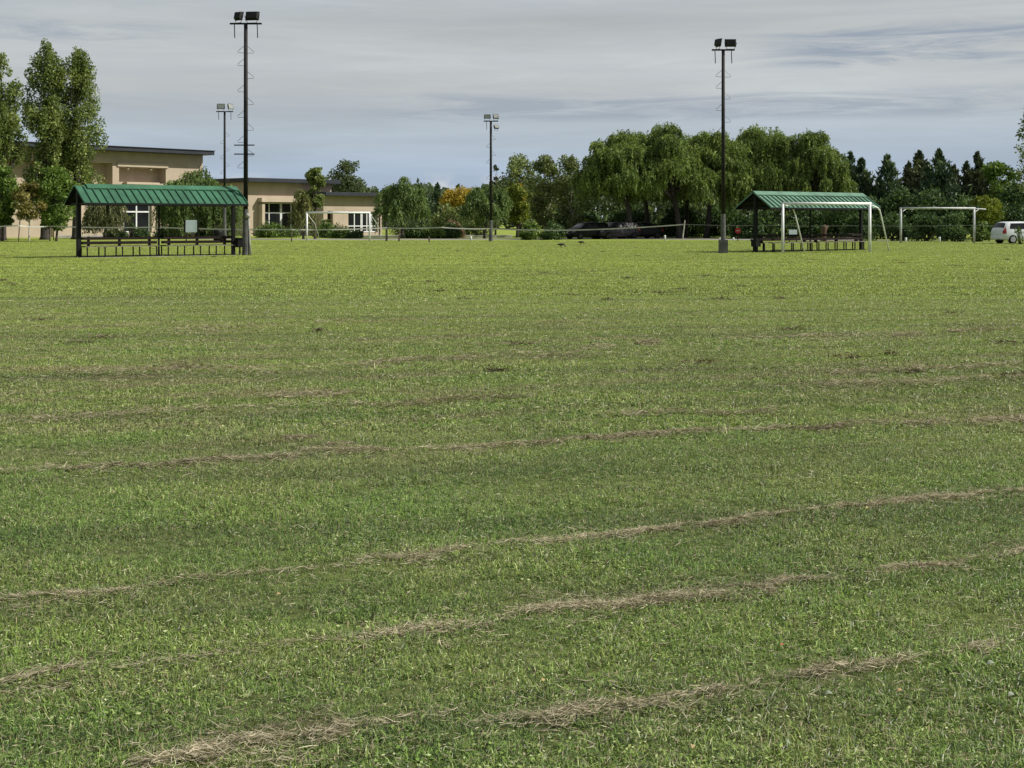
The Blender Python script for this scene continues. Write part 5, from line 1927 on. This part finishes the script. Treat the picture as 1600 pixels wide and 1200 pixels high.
# general overcast: colour by height, soft sheets of lighter and darker cloud
grad = ramp(nt, [(0.0, (4.6, 5.0, 5.3)), (0.10, (3.3, 4.0, 5.1)), (0.20, (3.15, 3.95, 5.1)), (0.36, (3.7, 4.25, 4.9)), (0.55, (4.2, 4.4, 4.5)), (0.80, (4.0, 4.2, 4.25)), (1.0, (3.85, 4.05, 4.2))],
            math_(nt, 'MULTIPLY', el, 1 / 0.175, clamp=True))
soft = skynoise(2.6, 30.0, 3.0, 7, 0.52, 0.4)
m = N(nt, 'ShaderNodeMapRange', clamp=True)
m.inputs[1].default_value, m.inputs[2].default_value = 0.30, 0.70
m.inputs[3].default_value, m.inputs[4].default_value = 0.86, 1.12
L(nt, soft, m.inputs[0])
vs_ = N(nt, 'ShaderNodeVectorMath', operation='SCALE')
L(nt, grad.outputs[0], vs_.inputs[0])
L(nt, m.outputs[0], vs_.inputs['Scale'])
col = vs_.outputs[0]
# dark streaks
streak = skynoise(8.0, 85.0, 11.0, 10, 0.68, 0.9)
st_r = N(nt, 'ShaderNodeMapRange', clamp=True)
st_r.inputs[1].default_value, st_r.inputs[2].default_value = 0.40, 0.58
L(nt, streak, st_r.inputs[0])
area = math_(nt, 'MULTIPLY', band(az, pa(1130), pa(1330), 0.6, 0.9), band(el, pe(118), pe(102), pe(70), pe(40)))
area2 = math_(nt, 'MULTIPLY', band(az, pa(540), pa(680), pa(1500), pa(1900)), band(el, pe(196), pe(180), pe(160), pe(140)))
area3 = math_(nt, 'MULTIPLY', band(az, -0.9, -0.6, pa(200), pa(330)), band(el, pe(90), pe(72), pe(60), pe(40)))
msk = math_(nt, 'MAXIMUM', area, math_(nt, 'MULTIPLY', area2, 0.6))
msk = math_(nt, 'MAXIMUM', msk, math_(nt, 'MULTIPLY', area3, 0.5))
msk = math_(nt, 'ADD', msk, 0.15, clamp=True)
sfac = math_(nt, 'MULTIPLY', msk, st_r.outputs[0])
col = mixc(nt, math_(nt, 'MULTIPLY', sfac, 0.95), col, (2.45, 2.85, 3.45))
# pale puffs along the horizon
puff = skynoise(26.0, 60.0, 5.0, 5, 0.55, 0.3)
pr_ = N(nt, 'ShaderNodeMapRange', clamp=True)
pr_.inputs[1].default_value, pr_.inputs[2].default_value = 0.46, 0.60
L(nt, puff, pr_.inputs[0])
pm = math_(nt, 'MULTIPLY', pr_.outputs[0], band(el, -0.01, 0.005, pe(296), pe(264)))
col = mixc(nt, math_(nt, 'MULTIPLY', pm, 0.8), col, (5.3, 5.5, 5.7))
# the clear sky behind still lends its blue through the thinner cloud
thin = skynoise(2.0, 14.0, 21.0, 4, 0.5)
cov = N(nt, 'ShaderNodeMapRange', clamp=True)
cov.inputs[1].default_value, cov.inputs[2].default_value = 0.35, 0.6
cov.inputs[3].default_value, cov.inputs[4].default_value = 0.86, 0.97
L(nt, thin, cov.inputs[0])
col = mixc(nt, cov.outputs[0], sky.outputs[0], col)
fin = N(nt, 'ShaderNodeVectorMath', operation='SCALE')
L(nt, col, fin.inputs[0])
fin.inputs['Scale'].default_value = 0.94
L(nt, fin.outputs[0], bg.inputs['Color'])
L(nt, bg.outputs[0], out.inputs[0])

sd = bpy.data.lights.new('sun', 'SUN')
sd.energy = 4.6
sd.angle = R(0.6)
sd.color = (1.0, 0.94, 0.84)
so = bpy.data.objects.new('sun', sd)
COL.objects.link(so)
vec = Vector((math.cos(EL) * math.sin(AZ), math.cos(EL) * math.cos(AZ), math.sin(EL)))
so.rotation_euler = vec.to_track_quat('Z', 'Y').to_euler()
so.location = vec * 80

cd = bpy.data.cameras.new('camera')
cd.sensor_width = 36
cd.lens = 36 * F / 1600
cd.shift_y = -(600 - HZ) / 1600
cd.clip_start = 0.05
cd.clip_end = 6000
co = bpy.data.objects.new('camera', cd)
COL.objects.link(co)
co.location = (0, 0, EYE)
co.rotation_euler = (R(90), 0, 0)
scene.camera = co

scene.view_settings.view_transform = 'Standard'
scene.view_settings.look = 'None'
scene.view_settings.gamma = 1
scene.view_settings.exposure = 0.45
scene.render.resolution_x, scene.render.resolution_y = 1024, 768
scene.cycles.max_bounces = 6
scene.cycles.transparent_max_bounces = 4
